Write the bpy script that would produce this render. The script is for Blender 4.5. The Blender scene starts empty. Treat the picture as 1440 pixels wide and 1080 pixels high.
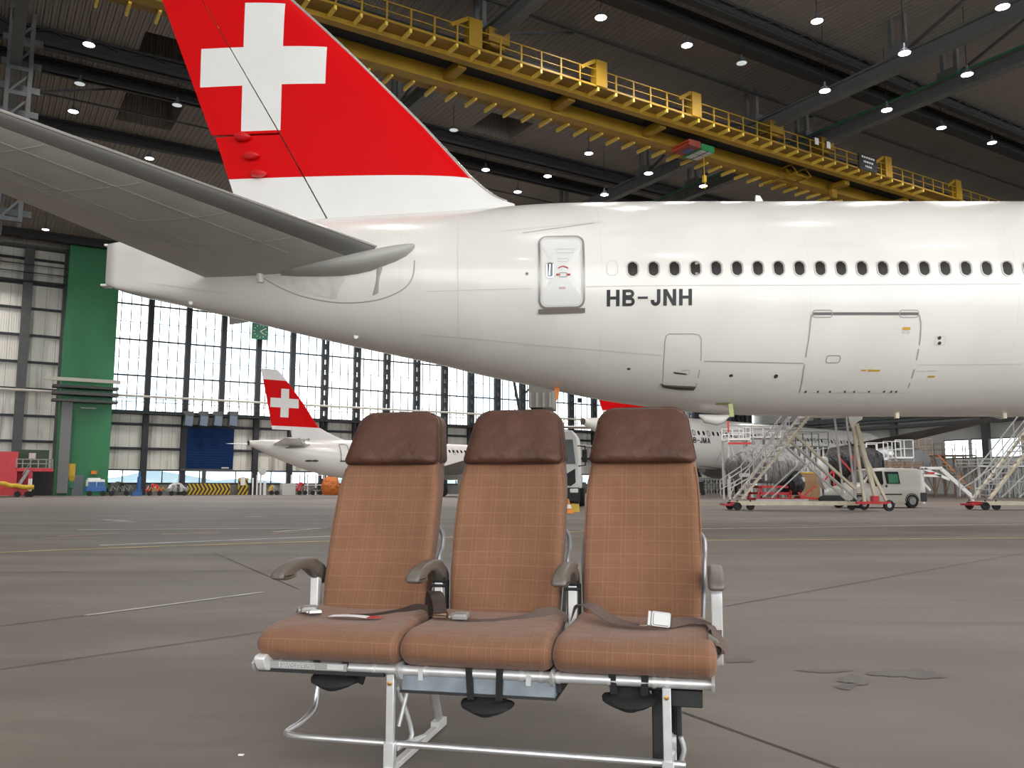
import bpy, math, random
from math import sin, cos, tan, atan, sqrt, pi, radians as R
from mathutils import Vector as V, Matrix
random.seed(7)
SC = bpy.context.scene
COL = SC.collection
# ---------------------------------------------------------------- camera
F = 1200.0; CAMH = 0.92; PITCH = atan(146.0 / F)
cd = bpy.data.cameras.new('camera'); cam = bpy.data.objects.new('camera', cd); COL.objects.link(cam)
cam.location = (0, 0, CAMH); cam.rotation_euler = (pi / 2 + PITCH, 0, 0)
cd.sensor_width = 36; cd.lens = 36 * F / 1440; cd.clip_end = 3000; cd.clip_start = 0.05
SC.camera = cam
SC.view_settings.view_transform = 'Standard'; SC.view_settings.look = 'None'
SC.view_settings.gamma = 1; SC.view_settings.exposure = 0.0
CP, SP = cos(PITCH), sin(PITCH)
def ray(px, py):
    u = (px - 720) / F; w = (540 - py) / F
    return V((u, CP - w * SP, SP + w * CP))
C0 = V((0, 0, CAMH))
def at(px, py, Y):
    d = ray(px, py); return C0 + d * (Y / d.y)
def atz(px, py, z):
    d = ray(px, py); return C0 + d * ((z - CAMH) / d.z)
def elev(py):
    d = ray(720, py); return math.atan2(d.z, d.y)
# hangar frame : a runs along the window wall, b runs towards it
HA = R(32.2); U = V((cos(HA), sin(HA), 0)); W = V((-sin(HA), cos(HA), 0))
def atb(px, py, b):
    d = ray(px, py); p = C0 + d * (b / d.dot(W)); return p.dot(U), p.z
def ata(px, py, a):
    d = ray(px, py); p = C0 + d * (a / d.dot(U)); return p.dot(W), p.z
def abz(px, py, z):
    p = atz(px, py, z); return p.dot(U), p.dot(W)
def H(a, b, z=0): return U * a + W * b + V((0, 0, z))
# ---------------------------------------------------------------- materials
def nodes(m):
    m.use_nodes = True; nt = m.node_tree; return nt, nt.nodes, nt.links
def mat(name, col, rough=.6, metal=0, noise=0, nscale=4, bump=0, bscale=60, spec=None, coat=0, stretch=None, bd=.01):
    m = bpy.data.materials.new(name); nt, N, L = nodes(m); b = N['Principled BSDF']
    c = (*col, 1)
    b.inputs['Base Color'].default_value = c; b.inputs['Roughness'].default_value = rough; b.inputs['Metallic'].default_value = metal
    if spec is not None: b.inputs['Specular IOR Level'].default_value = spec
    if coat: b.inputs['Coat Weight'].default_value = coat; b.inputs['Coat Roughness'].default_value = .15
    tc = N.new('ShaderNodeTexCoord'); src = tc.outputs['Object']
    if stretch:
        mp = N.new('ShaderNodeMapping'); mp.inputs['Scale'].default_value = stretch; L.new(src, mp.inputs[0]); src = mp.outputs[0]
    if noise:
        t = N.new('ShaderNodeTexNoise'); t.inputs['Scale'].default_value = nscale; t.inputs['Detail'].default_value = 5
        L.new(src, t.inputs['Vector'])
        r = N.new('ShaderNodeValToRGB'); r.color_ramp.elements[0].position = .3; r.color_ramp.elements[1].position = .72
        r.color_ramp.elements[0].color = (*[x * (1 - noise) for x in col], 1); r.color_ramp.elements[1].color = (*[min(1, x * (1 + noise * .6)) for x in col], 1)
        L.new(t.outputs['Fac'], r.inputs[0]); L.new(r.outputs[0], b.inputs['Base Color'])
    if bump:
        t = N.new('ShaderNodeTexNoise'); t.inputs['Scale'].default_value = bscale; t.inputs['Detail'].default_value = 3
        L.new(src, t.inputs['Vector'])
        bp = N.new('ShaderNodeBump'); bp.inputs['Strength'].default_value = bump; bp.inputs['Distance'].default_value = bd
        L.new(t.outputs['Fac'], bp.inputs['Height']); L.new(bp.outputs[0], b.inputs['Normal'])
    return m
class NG:
    """tiny maths helper for node masks"""
    def __init__(s, m): s.nt, s.N, s.L = nodes(m)
    def m(s, op, a, b=None, c=None):
        n = s.N.new('ShaderNodeMath'); n.operation = op
        for i, x in enumerate((a, b, c)):
            if x is None: continue
            if isinstance(x, (int, float)): n.inputs[i].default_value = x
            else: s.L.new(x, n.inputs[i])
        return n.outputs[0]
    def mix(s, f, a, b):
        n = s.N.new('ShaderNodeMix'); n.data_type = 'RGBA'
        for k, x in ((0, f), (6, a), (7, b)):
            if isinstance(x, tuple): n.inputs[k].default_value = (*x, 1)
            elif isinstance(x, (int, float)): n.inputs[k].default_value = x
            else: s.L.new(x, n.inputs[k])
        return n.outputs[2]
    def coord(s, which='Object'):
        tc = s.N.new('ShaderNodeTexCoord'); sp = s.N.new('ShaderNodeSeparateXYZ'); s.L.new(tc.outputs[which], sp.inputs[0]); s.tc = tc
        return sp.outputs
    def noise(s, scale, detail=4, stretch=None, src=None):
        n = s.N.new('ShaderNodeTexNoise'); n.inputs['Scale'].default_value = scale; n.inputs['Detail'].default_value = detail
        v = src or s.tc.outputs['Object']
        if stretch:
            mp = s.N.new('ShaderNodeMapping'); mp.inputs['Scale'].default_value = stretch; s.L.new(v, mp.inputs[0]); v = mp.outputs[0]
        s.L.new(v, n.inputs['Vector']); return n.outputs['Fac']
    def smooth(s, x, lo, hi):
        n = s.N.new('ShaderNodeMapRange'); n.interpolation_type = 'SMOOTHSTEP'
        s.L.new(x, n.inputs[0]); n.inputs[1].default_value = lo; n.inputs[2].default_value = hi; return n.outputs[0]
    def bump(s, h, strength=.3, dist=.01):
        n = s.N.new('ShaderNodeBump'); n.inputs['Strength'].default_value = strength; n.inputs['Distance'].default_value = dist
        s.L.new(h, n.inputs['Height']); return n.outputs[0]
# ---------------------------------------------------------------- mesh builder
def catmull(pts, n=6, closed=False):
    pts = [tuple(p) for p in pts]; m = len(pts); out = []
    rng = range(m) if closed else range(m - 1)
    for i in rng:
        g = (lambda k: pts[k % m]) if closed else (lambda k: pts[max(0, min(m - 1, k))])
        p0, p1, p2, p3 = g(i - 1), g(i), g(i + 1), g(i + 2)
        for j in range(n):
            t = j / n
            out.append(tuple(.5 * (2 * b + (c - a) * t + (2 * a - 5 * b + 4 * c - d) * t * t + (3 * b - a - 3 * c + d) * t ** 3) for a, b, c, d in zip(p0, p1, p2, p3)))
    if not closed: out.append(pts[-1])
    return out
class MB:
    def __init__(s): s.v = []; s.f = []; s.uv = None
    def add(s, vs, fs):
        k = len(s.v); s.v += [tuple(v) for v in vs]; s.f += [tuple(i + k for i in f) for f in fs]; return s
    def box(s, c, d, rz=0, M=None):
        cx, cy, cz = c; x, y, z = d[0] / 2, d[1] / 2, d[2] / 2
        vs = [V((sx * x, sy * y, sz * z)) for sx in (-1, 1) for sy in (-1, 1) for sz in (-1, 1)]
        if rz: m = Matrix.Rotation(rz, 3, 'Z'); vs = [m @ v for v in vs]
        if M: vs = [M @ v for v in vs]
        vs = [v + V(c) for v in vs]
        return s.add(vs, [(0, 1, 3, 2), (4, 6, 7, 5), (0, 4, 5, 1), (2, 3, 7, 6), (0, 2, 6, 4), (1, 5, 7, 3)])
    def b2(s, lo, hi): return s.box([(a + b) / 2 for a, b in zip(lo, hi)], [abs(b - a) for a, b in zip(lo, hi)])
    def bar(s, p, q, w, h=None, up=(0, 0, 1)):
        p, q = V(p), V(q); h = h or w; d = (q - p).normalized(); up = V(up)
        if abs(d.dot(up)) > .99: up = V((0, 1, 0))
        x = d.cross(up).normalized() * w / 2; y = d.cross(x).normalized() * h / 2
        vs = [p - x - y, p + x - y, p + x + y, p - x + y, q - x - y, q + x - y, q + x + y, q - x + y]
        return s.add(vs, [(0, 3, 2, 1), (4, 5, 6, 7), (0, 1, 5, 4), (1, 2, 6, 5), (2, 3, 7, 6), (3, 0, 4, 7)])
    def tube(s, pts, r, n=8, closed=False, smooth=0):
        if smooth: pts = catmull(pts, smooth, closed)
        pts = [V(p) for p in pts]; m = len(pts); rr = r if isinstance(r, (list, tuple)) else [r] * m
        rings = []; X = None
        for i, p in enumerate(pts):
            if closed: d = pts[(i + 1) % m] - pts[i - 1]
            else: d = pts[min(m - 1, i + 1)] - pts[max(0, i - 1)]
            d = d.normalized() if d.length > 1e-9 else V((0, 0, 1))
            if X is None:
                a = V((0, 0, 1)) if abs(d.z) < .9 else V((1, 0, 0)); X = d.cross(a).normalized()
            else:
                X = (X - d * X.dot(d)); X = X.normalized()
            Y = d.cross(X)
            rings.append([p + (X * cos(t) + Y * sin(t)) * rr[i] for t in [2 * pi * k / n for k in range(n)]])
        return s.loft(rings, closed_path=closed)
    def loft(s, rings, closed_path=False, cap=True, ring_closed=True):
        n = len(rings[0]); m = len(rings); vs = [p for r in rings for p in r]; fs = []
        for i in range(m if closed_path else m - 1):
            j = (i + 1) % m
            for k in range(n if ring_closed else n - 1):
                l = (k + 1) % n; fs.append((i * n + k, i * n + l, j * n + l, j * n + k))
        if cap and not closed_path:
            fs.append(tuple(range(n))[::-1]); fs.append(tuple((m - 1) * n + k for k in range(n)))
        return s.add(vs, fs)
    def lathe(s, prof, c=(0, 0, 0), n=24, axis='Z', M=None):
        rings = []
        for r, z in prof:
            ring = []
            for k in range(n):
                t = 2 * pi * k / n; a, b = max(r, 1e-4) * cos(t), max(r, 1e-4) * sin(t)
                p = V((a, b, z)) if axis == 'Z' else V((z, a, b)) if axis == 'X' else V((b, z, a))
                if M: p = M @ p
                ring.append(p + V(c))
            rings.append(ring)
        return s.loft(rings)
    def prism(s, poly, fn, t0, t1):
        """poly 2d points, fn(u,v,t) -> xyz"""
        n = len(poly); vs = [fn(u, v, t0) for u, v in poly] + [fn(u, v, t1) for u, v in poly]
        fs = [tuple(range(n))[::-1], tuple(range(n, 2 * n))] + [(i, (i + 1) % n, n + (i + 1) % n, n + i) for i in range(n)]
        return s.add(vs, fs)
    def build(s, name, m=None, parent=None, smooth=True, angle=38, bevel=0, loc=None, rz=0, seg=2, fix=True):
        me = bpy.data.meshes.new(name); me.from_pydata([tuple(v) for v in s.v], [], s.f)
        if s.uv:
            l = me.uv_layers.new(name='UVMap')
            for lp in me.loops: l.data[lp.index].uv = s.uv[lp.vertex_index]
        if fix:
            import bmesh
            b = bmesh.new(); b.from_mesh(me); bmesh.ops.recalc_face_normals(b, faces=b.faces); b.to_mesh(me); b.free()
        if smooth:
            me.polygons.foreach_set('use_smooth', [True] * len(me.polygons)); me.set_sharp_from_angle(angle=R(angle))
        me.update()
        if m: me.materials.append(m)
        o = bpy.data.objects.new(name, me); COL.objects.link(o)
        if parent: o.parent = parent
        if loc is not None: o.location = loc
        if rz: o.rotation_euler.z = rz
        if bevel:
            md = o.modifiers.new('bevel', 'BEVEL'); md.width = bevel; md.segments = seg; md.limit_method = 'ANGLE'; md.angle_limit = R(40)
        return o
def tag(o, label=None, cat=None, group=None, kind=None):
    if label: o['label'] = label
    if cat: o['category'] = cat
    if group: o['group'] = group
    if kind: o['kind'] = kind
    return o
def root(name, loc=(0, 0, 0), rz=0, label=None, cat=None, group=None, kind=None):
    o = bpy.data.objects.new(name, None); COL.objects.link(o); o.location = loc; o.rotation_euler.z = rz; o.empty_display_size = .2
    return tag(o, label, cat, group, kind)
def copy_tree(o, parent=None):
    c = o.copy(); COL.objects.link(c)
    if parent: c.parent = parent
    for ch in list(o.children): copy_tree(ch, c)
    return c
def rrect(x0, x1, z0, z1, r, n=5):
    pts = []
    for cx, cz, a0 in ((x1 - r, z1 - r, 0), (x0 + r, z1 - r, 90), (x0 + r, z0 + r, 180), (x1 - r, z0 + r, 270)):
        for k in range(n + 1):
            t = R(a0 + 90 * k / n); pts.append((cx + r * cos(t), cz + r * sin(t)))
    return pts
def text_mesh(txt, size, bold=0.0, name='lettering', spacing=1.0):
    c = bpy.data.curves.new(name, 'FONT'); c.body = txt; c.size = size; c.offset = bold; c.space_character = spacing
    c.resolution_u = 3
    o = bpy.data.objects.new('tmp', c); COL.objects.link(o); bpy.context.view_layer.update()
    me = bpy.data.meshes.new_from_object(o.evaluated_get(bpy.context.evaluated_depsgraph_get()))
    vs = [tuple(v.co) for v in me.vertices]; fs = [tuple(p.vertices) for p in me.polygons]
    bpy.data.objects.remove(o); bpy.data.meshes.remove(me)
    return vs, fs
def strokes(txt, sw=.2):
    """plain grotesque capitals drawn with thick strokes, cap height 1; returns verts, faces, width"""
    vs, fs = [], []; x = 0.0
    def quad(p): k = len(vs); vs.extend([(a + x, b, 0) for a, b in p]); fs.append(tuple(range(k, k + len(p))))
    def rib(pts, w):
        m = len(pts); L, Rr = [], []
        for i in range(m):
            a = pts[max(0, i - 1)]; b = pts[min(m - 1, i + 1)]; dx, dy = b[0] - a[0], b[1] - a[1]; l = sqrt(dx * dx + dy * dy)
            L.append((pts[i][0] - dy / l * w / 2, pts[i][1] + dx / l * w / 2)); Rr.append((pts[i][0] + dy / l * w / 2, pts[i][1] - dx / l * w / 2))
        for i in range(m - 1): quad([L[i], Rr[i], Rr[i + 1], L[i + 1]])
    h = sw / 2
    for ch in txt:
        w = .74
        if ch in 'HNM':
            w = .74 if ch != 'M' else .88
            quad([(0, 0), (sw, 0), (sw, 1), (0, 1)]); quad([(w - sw, 0), (w, 0), (w, 1), (w - sw, 1)])
            if ch == 'H': quad([(sw, .41), (w - sw, .41), (w - sw, .59), (sw, .59)])
            elif ch == 'N': quad([(0, 1), (w - sw * 1.05, 0), (w, 0), (sw * 1.05, 1)])
            else: quad([(0, 1), (w / 2 - h, 0), (w / 2 + h, 0), (sw * 1.1, 1)]); quad([(w, 1), (w - sw * 1.1, 1), (w / 2 - h, 0), (w / 2 + h, 0)])
        elif ch == 'A':
            w = .80; quad([(0, 0), (sw * 1.1, 0), (w / 2 + h, 1), (w / 2 - h, 1)]); quad([(w, 0), (w - sw * 1.1, 0), (w / 2 - h, 1), (w / 2 + h, 1)]); quad([(.2, .22), (w - .2, .22), (w - .25, .38), (.25, .38)])
        elif ch == 'B':
            w = .72; quad([(0, 0), (sw, 0), (sw, 1), (0, 1)])
            for c, r, xe in ((.745, .17, .42), (.27, .185, .44)):
                rib([(sw * .9, c + r), (xe, c + r)] + [(xe + r * cos(t), c + r * sin(t)) for t in [pi / 2 - pi * k / 8 for k in range(1, 8)]] + [(xe, c - r), (sw * .9, c - r)], sw * .86)
        elif ch == 'J':
            w = .56; rib([(w - h, 1), (w - h, .32)] + [(w / 2 + (w / 2 - h) * cos(t), .30 + .205 * sin(t)) for t in [0 - pi * k / 8 for k in range(0, 9)]] + [(h, .36)], sw)
        elif ch == '-': w = .58; quad([(0, .42), (w, .42), (w, .56), (0, .56)])
        x += w + .16
    return vs, fs, x - .16
# common materials
M = {}
M['white_paint'] = mat('white_paint', (.80, .78, .75), .28, coat=.3, noise=.04, nscale=.5)
M['alu'] = mat('brushed_aluminium', (.72, .72, .73), .35, .85, noise=.12, nscale=20)
M['alu_white'] = mat('satin_silver_paint', (.70, .69, .68), .4, .2, noise=.08, nscale=20)
M['steel'] = mat('dark_steel', (.085, .09, .092), .6, .3, noise=.2, nscale=3)
M['black'] = mat('black_plastic', (.012, .012, .013), .6)
M['blackcloth'] = mat('black_cloth', (.010, .010, .011), .85, bump=.4, bscale=120)
M['rubber'] = mat('rubber', (.02, .02, .02), .8)
M['chrome'] = mat('chrome', (.8, .79, .77), .18, 1)
M['red'] = mat('red_paint', (.62, .03, .035), .5, noise=.15)
M['yellow'] = mat('yellow_paint', (.62, .40, .03), .5, noise=.2, nscale=2)
M['cream'] = mat('cream_paint', (.72, .65, .50), .45, noise=.15, nscale=3)
M['blue'] = mat('blue_paint', (.04, .14, .38), .5, noise=.15)
M['greyp'] = mat('grey_paint', (.30, .31, .31), .55, noise=.15)
M['lightgrey'] = mat('light_grey_paint', (.55, .55, .54), .5, noise=.1)
M['orange'] = mat('orange_paint', (.75, .22, .03), .6, noise=.15)
M['wood'] = mat('plywood', (.36, .22, .11), .7, noise=.25, nscale=3)
M['white'] = mat('plain_white_paint', (.8, .8, .78), .5, noise=.06)
M['glassdark'] = mat('dark_glass', (.012, .013, .015), .15, spec=.3)
M['olive'] = mat('olive_primer', (.38, .40, .16), .6)
M['greenp'] = mat('green_paint', (.035, .20, .10), .5, noise=.15)
# ================================================================ seat row
def fabric_mat():
    m = bpy.data.materials.new('brown_plaid_fabric'); g = NG(m); b = g.N['Principled BSDF']
    uvn = g.N.new('ShaderNodeUVMap'); uvn.uv_map = 'UVMap'
    sp = g.N.new('ShaderNodeSeparateXYZ'); g.L.new(uvn.outputs[0], sp.inputs[0])
    g.coord()
    u, v = sp.outputs[0], sp.outputs[1]
    def line(x, period, off, w):
        f = g.m('FRACT', g.m('ADD', g.m('DIVIDE', x, period), off))
        d = g.m('ABSOLUTE', g.m('SUBTRACT', f, .5))
        return g.m('LESS_THAN', d, w / period / 2)
    # pale double lines up the seat, single pale lines across, dark hairlines between
    vl = g.m('MAXIMUM', line(u, .062, .1, .0016), line(u, .062, .36, .0014))
    hl = g.m('MAXIMUM', line(v, .052, .2, .0022), g.m('MULTIPLY', line(v, .104, .05, .0014), .6))
    dk = g.m('MAXIMUM', line(u, .031, .8, .0016), line(u, .062, .43, .0014))
    base = (.180, .084, .046)
    n1 = g.noise(420, 2); n2 = g.noise(7, 4)
    c = g.mix(g.m('MULTIPLY', n1, .55), (.235, .112, .062), (.122, .053, .028))
    c = g.mix(g.smooth(n2, .35, .75), c, base)
    c = g.mix(g.m('MULTIPLY', dk, .22), c, (.07, .032, .02))
    c = g.mix(g.m('MULTIPLY', g.m('MAXIMUM', vl, hl), .24), c, (.42, .25, .15))
    g.L.new(c, b.inputs['Base Color']); b.inputs['Roughness'].default_value = .85
    b.inputs['Specular IOR Level'].default_value = .25
    b.inputs['Sheen Weight'].default_value = .15; b.inputs['Sheen Roughness'].default_value = .5
    h = g.m('ADD', g.m('MULTIPLY', g.noise(700, 1), .10), g.m('MULTIPLY', g.noise(9, 3), 1.9))
    g.L.new(g.bump(h, .5, .012), b.inputs['Normal'])
    return m
def leather_mat():
    m = bpy.data.materials.new('dark_brown_leather'); g = NG(m); b = g.N['Principled BSDF']; g.coord()
    c = g.mix(g.smooth(g.noise(6, 4), .3, .75), (.064, .026, .016), (.088, .038, .024))
    g.L.new(c, b.inputs['Base Color']); b.inputs['Roughness'].default_value = .52; b.inputs['Specular IOR Level'].default_value = .32
    h = g.m('ADD', g.m('MULTIPLY', g.noise(260, 3), .12), g.m('MULTIPLY', g.noise(13, 4, (1.6, 1, 1.6)), 1.9))
    g.L.new(g.bump(h, .5, .010), b.inputs['Normal'])
    return m
FAB = fabric_mat(); LEA = leather_mat()
ARM = mat('taupe_armrest_plastic', (.115, .100, .082), .36, bump=.08, bscale=300)
BELT = mat('taupe_belt_webbing', (.13, .090, .075), .75, bump=.5, bscale=400)
BELTD = mat('dark_brown_belt_webbing', (.045, .028, .022), .75, bump=.5, bscale=400)
BOXM = mat('blue_grey_metal', (.27, .31, .35), .42, .55, noise=.25, nscale=14)
SEATG = mat('seat_frame_silver', (.62, .62, .62), .38, .55, noise=.1, nscale=20)

FRM = mat('back_frame_grey', (.33, .33, .34), .4, .5); BKL = mat('buckle_silver', (.46, .455, .45), .42, .6); YAW = R(12.5)
row = root('airline_seat_row', (-.112, 2.83, 0), -YAW,
           'row of three joined brown economy seats with leather headrests standing on the hangar floor', 'airline seats')

def inset_ring(pr, d):
    n = len(pr); out = []
    area = sum(pr[i][0] * pr[(i + 1) % n][1] - pr[(i + 1) % n][0] * pr[i][1] for i in range(n))
    sg = 1 if area > 0 else -1
    for i in range(n):
        a, b, c = pr[i - 1], pr[i], pr[(i + 1) % n]
        tx, ty = c[0] - a[0], c[1] - a[1]; l = sqrt(tx * tx + ty * ty) or 1
        out.append((b[0] - sg * ty / l * d, b[1] + sg * tx / l * d))
    return out
def padded(prof, hw, r, disp=None, nx=18, ne=6, squash=1.0):
    """side profile (y,z) swept across x with rolled edges ; hw(y,z) half width"""
    st = []
    for k in range(ne + 1):
        a = pi / 2 * (1 - k / ne); st.append((-1, r * sin(a), r * (1 - cos(a)) * squash))
    for k in range(1, nx): st.append((-1 + 2 * k / nx, 0, 0))
    for k in range(ne + 1):
        a = pi / 2 * k / ne; st.append((1, -r * sin(a) * -1, r * (1 - cos(a)) * squash))
    mb = MB(); rings = []; uv = []
    cum = [0]
    for i in range(1, len(prof)): cum.append(cum[-1] + sqrt((prof[i][0] - prof[i - 1][0]) ** 2 + (prof[i][1] - prof[i - 1][1]) ** 2))
    for (t, e, ins) in st:
        rp = inset_ring(prof, ins) if ins > 1e-6 else prof
        ring = []
        for i, ((y, z), (y0, z0)) in enumerate(zip(rp, prof)):
            w = hw(y0, z0)
            x = t * (w - r) + (e if t > 0 else -e) if abs(t) == 1 else t * (w - r)
            p = V((x, y, z))
            if disp: p = disp(p, x / w)
            ring.append(p); uv.append((p.x + 3, cum[i]))
        rings.append(ring)
    mb.loft(rings); mb.uv = uv
    return mb

# seat cushion side profile (y back, z up)
cush = catmull([(.045, .338), (.005, .352), (-.022, .380), (-.018, .415), (.014, .438), (.07, .452), (.16, .460), (.28, .468), (.40, .476), (.455, .465), (.468, .42), (.45, .36), (.36, .338), (.20, .335)], 4, True)
def cush_disp(seed):
    rnd = random.Random(seed); ph = [rnd.uniform(0, 6) for _ in range(4)]
    def f(p, u):
        top = max(0, min(1, (p.z - .40) / .05))
        s = 1 - u * u
        p = p.copy()
        p.z += top * (-.010 * s * max(0, min(1, (p.y - .05) / .15)) + .004 * sin(9 * p.x + ph[0]) * sin(11 * p.y + ph[1]))
        front = max(0, min(1, (.06 - p.y) / .08))
        p.y += front * (-.010 * s + .003 * sin(14 * p.x + ph[2]))
        return p
    return f
def lean(z): return .17 * max(0, z - .42) + .185 * max(0, z - .42) ** 2 * 1.2
def bp_(z, d): return (.395 + lean(z) + d, z)
backp = catmull([bp_(.425, .02), bp_(.45, -.012), bp_(.52, -.022), bp_(.60, -.020), bp_(.70, -.008), bp_(.80, -.002), bp_(.90, -.002), bp_(1.0, .0), bp_(1.10, .004), bp_(1.20, .008), bp_(1.225, .03), bp_(1.21, .10), bp_(1.10, .115), bp_(.9, .11), bp_(.7, .10), bp_(.55, .10), bp_(.45, .095), bp_(.415, .06)], 4, True)
def back_hw(y, z):
    if z < .6: return .203 + (z - .42) * .05
    if z < .93: return .212 + .004 * sin((z - .6) / .33 * pi)
    return .212 - .014 * min(1, (z - .93) / .09) - .14 * max(0, z - 1.02) - .6 * max(0, z - 1.16)
def back_disp(seed):
    rnd = random.Random(seed); ph = [rnd.uniform(0, 6) for _ in range(4)]
    def f(p, u):
        q = p.copy(); face = 1 if p.y < .395 + lean(p.z) + .03 else 0
        if face:
            q.y += .034 * (1 - u * u) * (1 if p.z > .62 else max(0, (p.z - .45) / .17)) * (1 if p.z < .9 else max(0, 1 - (p.z - .9) / .2)) * 1.0
            q.y += .003 * sin(7 * p.z + ph[0] + 3 * p.x) + .002 * sin(31 * p.x + ph[1]) * max(0, (p.z - .88)) * 10 * (p.z < 1.0)
            q.y -= .004 * math.exp(-((p.z - .475 - .01 * sin(6 * p.x + ph[2])) / .014) ** 2)
        return q
    return f
def outline(wb, wt, zb, zt, rb, rt, n=7):
    pts = []
    for cx, cz, a0, r in ((wt / 2 - rt, zt - rt, 0, rt), (-wt / 2 + rt, zt - rt, 90, rt), (-wb / 2 + rb, zb + rb, 180, rb), (wb / 2 - rb, zb + rb, 270, rb)):
        for k in range(n + 1):
            t = R(a0 + 90 * k / n); pts.append((cx + r * cos(t), cz + r * sin(t)))
    # densify
    out = []
    for i in range(len(pts)):
        a, b = pts[i], pts[(i + 1) % len(pts)]; l = math.dist(a, b); k = max(1, int(l / .02))
        for j in range(k): out.append((a[0] + (b[0] - a[0]) * j / k, a[1] + (b[1] - a[1]) * j / k))
    return out
def headrest(seed, parent):
    rnd = random.Random(seed); ph = [rnd.uniform(0, 6) for _ in range(6)]
    zb, zt = 1.016, 1.236; o = outline(.402, .356, zb, zt, .022, .072); cz = 1.13
    def Yf(x, z): return .395 + lean(z) - .004
    rings = []
    for s in (.03, .2, .38, .55, .7, .81, .90, .96, .99, 1.0):
        ring = []
        for x, z in o:
            X, Z = x * s, cz + (z - cz) * s
            bot = max(0, min(1, (1.12 - Z) / .11))
            t = (.044 + .006 * bot) * sqrt(max(0, 1 - s ** 5))
            wr = .0022 * sin(40 * X + 22 * Z + ph[0]) * sin(17 * Z + ph[1]) + .0016 * sin(75 * X - 30 * Z + ph[2]) * max(0, s - .45)
            ring.append((X, Yf(X, Z) - t - wr, Z))
        rings.append(ring)
    for dy, s in ((.02, 1.0), (.06, 1.0), (.125, .995), (.140, .95)):
        rings.append([(x * s, Yf(x, cz + (z - cz) * s) + dy, cz + (z - cz) * s) for x, z in o])
    mb = MB(); mb.loft(rings); h = mb.build('headrest', LEA, parent, angle=60); tag(h, 'dark brown leather headrest')
    for k, (s, dy) in enumerate(((1.004, .004), (1.004, .05))):
        p = MB(); p.tube([(x * s, Yf(x, z) + dy, cz + (z - cz) * s) for x, z in o], .0028, 6, True); p.build('piping', LEA, h)
    return h
pitch = .508
for i, cx in enumerate((-.520, -.010, .498)):
    hwf = (.255, .2535, .254)[i]
    c = padded(cush, lambda y, z: hwf - .028 * max(0, (y - .1)) / .35, .034, cush_disp(i)).build('seat_cushion', FAB, row, angle=60); c.location.x = cx
    tag(c, 'brown checked fabric seat cushion')
    b = padded(backp, back_hw, .030, back_disp(i + 5)).build('backrest', FAB, row, angle=60); b.location.x = cx
    tag(b, 'brown checked fabric backrest')
    headrest(i + 3, b)
    # thin seam piping along the backrest side
    for sx in (-1, 1):
        pt = [(sx * (back_hw(0, z) - .004), .395 + lean(z) + .012, z) for z in [.45 + .055 * k for k in range(11)]]
        p = MB(); p.tube(pt, .0022, 6); p.build('piping', FAB, b)
    # aluminium back frame seen at the side of the back
    for sx in (-1, 1):
        fr = MB(); fr.tube([(sx * .205, .50, .36), (sx * .216, .505, .50), (sx * .223, .53, .64), (sx * .226, .56, .68), (sx * .224, .58, .73), (sx * .20, .60, .76)], .0085, 8, smooth=4)
        o = fr.build('back_frame', FRM, row); o.location.x = cx
    # life vest pouch : two straps and a hanging black bag
    px = cx + (.010, .030, -.016)[i]; dz = (0.035, -.020, .020)[i]; fy = .012
    p = MB()
    for sx in (-.052, .052):
        p = MB(); p.bar((px + sx, fy, .352), (px + sx * .9, fy + .01, .262 + dz), .022, .005, up=(0, 1, 0)); p.build('pouch_strap', M['blackcloth'], row)
    rings = []
    for k, (w, d, z) in enumerate(((.055, .012, .285), (.058, .020, .262), (.062, .030, .252), (.082, .05, .248), (.092, .062, .240), (.088, .066, .231), (.070, .06, .222), (.042, .045, .215), (.01, .01, .212))):
        rings.append([(px + w * cos(t) + .003 * sin(5 * t + k), fy + .05 + d * sin(t) * 1.0 - .0, z + dz + .006 * cos(2 * t)) for t in [2 * pi * j / 20 for j in range(20)]])
    MB().loft(rings).build('life_vest_pouch', M['blackcloth'], row)
# ---- frame: front spreader tube, rear tube, ribs
mb = MB(); mb.tube([(-.79, .03, .322), (.74, .03, .322)], .0165, 14)
for x in (-.70, -.60, -.36, -.18, .14, .205, .26, .42, .56, .60): mb.tube([(x - .006, .03, .322), (x + .006, .03, .322)], .0195, 14)
mb.build('front_beam', SEATG, row)
mb = MB(); mb.tube([(-.76, .36, .318), (.72, .36, .318)], .0165, 12); mb.build('rear_beam', SEATG, row)
for x in (-.776, -.264, .244, .738):
    mb = MB(); mb.prism(catmull([(-.01, .345), (.0, .30), (.10, .295), (.36, .295), (.46, .33), (.50, .42), (.47, .425), (.40, .36), (.2, .35)], 3, True), lambda y, z, t, x=x: (x + t, y, z), -.005, .005)
    mb.build('seat_rib', SEATG, row)
# pale end fairing on the left front corner with dark foam
mb = MB(); mb.prism(catmull([(-.03, .36), (-.03, .33), (0, .305), (.08, .315), (.1, .36)], 3, True), lambda y, z, t: (-.748 + t, y, z), -.018, .02); mb.build('end_cap', M['alu_white'], row, bevel=.004)
# spreader labels under the left seat
mb = MB(); mb.box((-.60, .0075, .325), (.30, .004, .024)); mb.build('edge_strip', mat('strip_grey', (.30, .30, .29), .5, .2), row)
lab = MB(); lab.box((-.63, .004, .326), (.13, .002, .017)); lab.box((-.49, .004, .326), (.058, .002, .017))
lab = lab.build('placard', mat('placard_white', (.50, .50, .48), .5), row)
tm = MB()
for r_ in range(3):
    x = -.69
    while x < -.57:
        w = random.uniform(.004, .014); tm.box((x + w / 2, .0028, .331 - r_ * .005), (w, .0006, .0018)); x += w + .003
tm.build('print', M['black'], lab, smooth=False)
mb = MB(); mb.box((-.55, .016, .306), (.46, .016, .012)); mb.build('trim_strip', M['black'], row)
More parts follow.
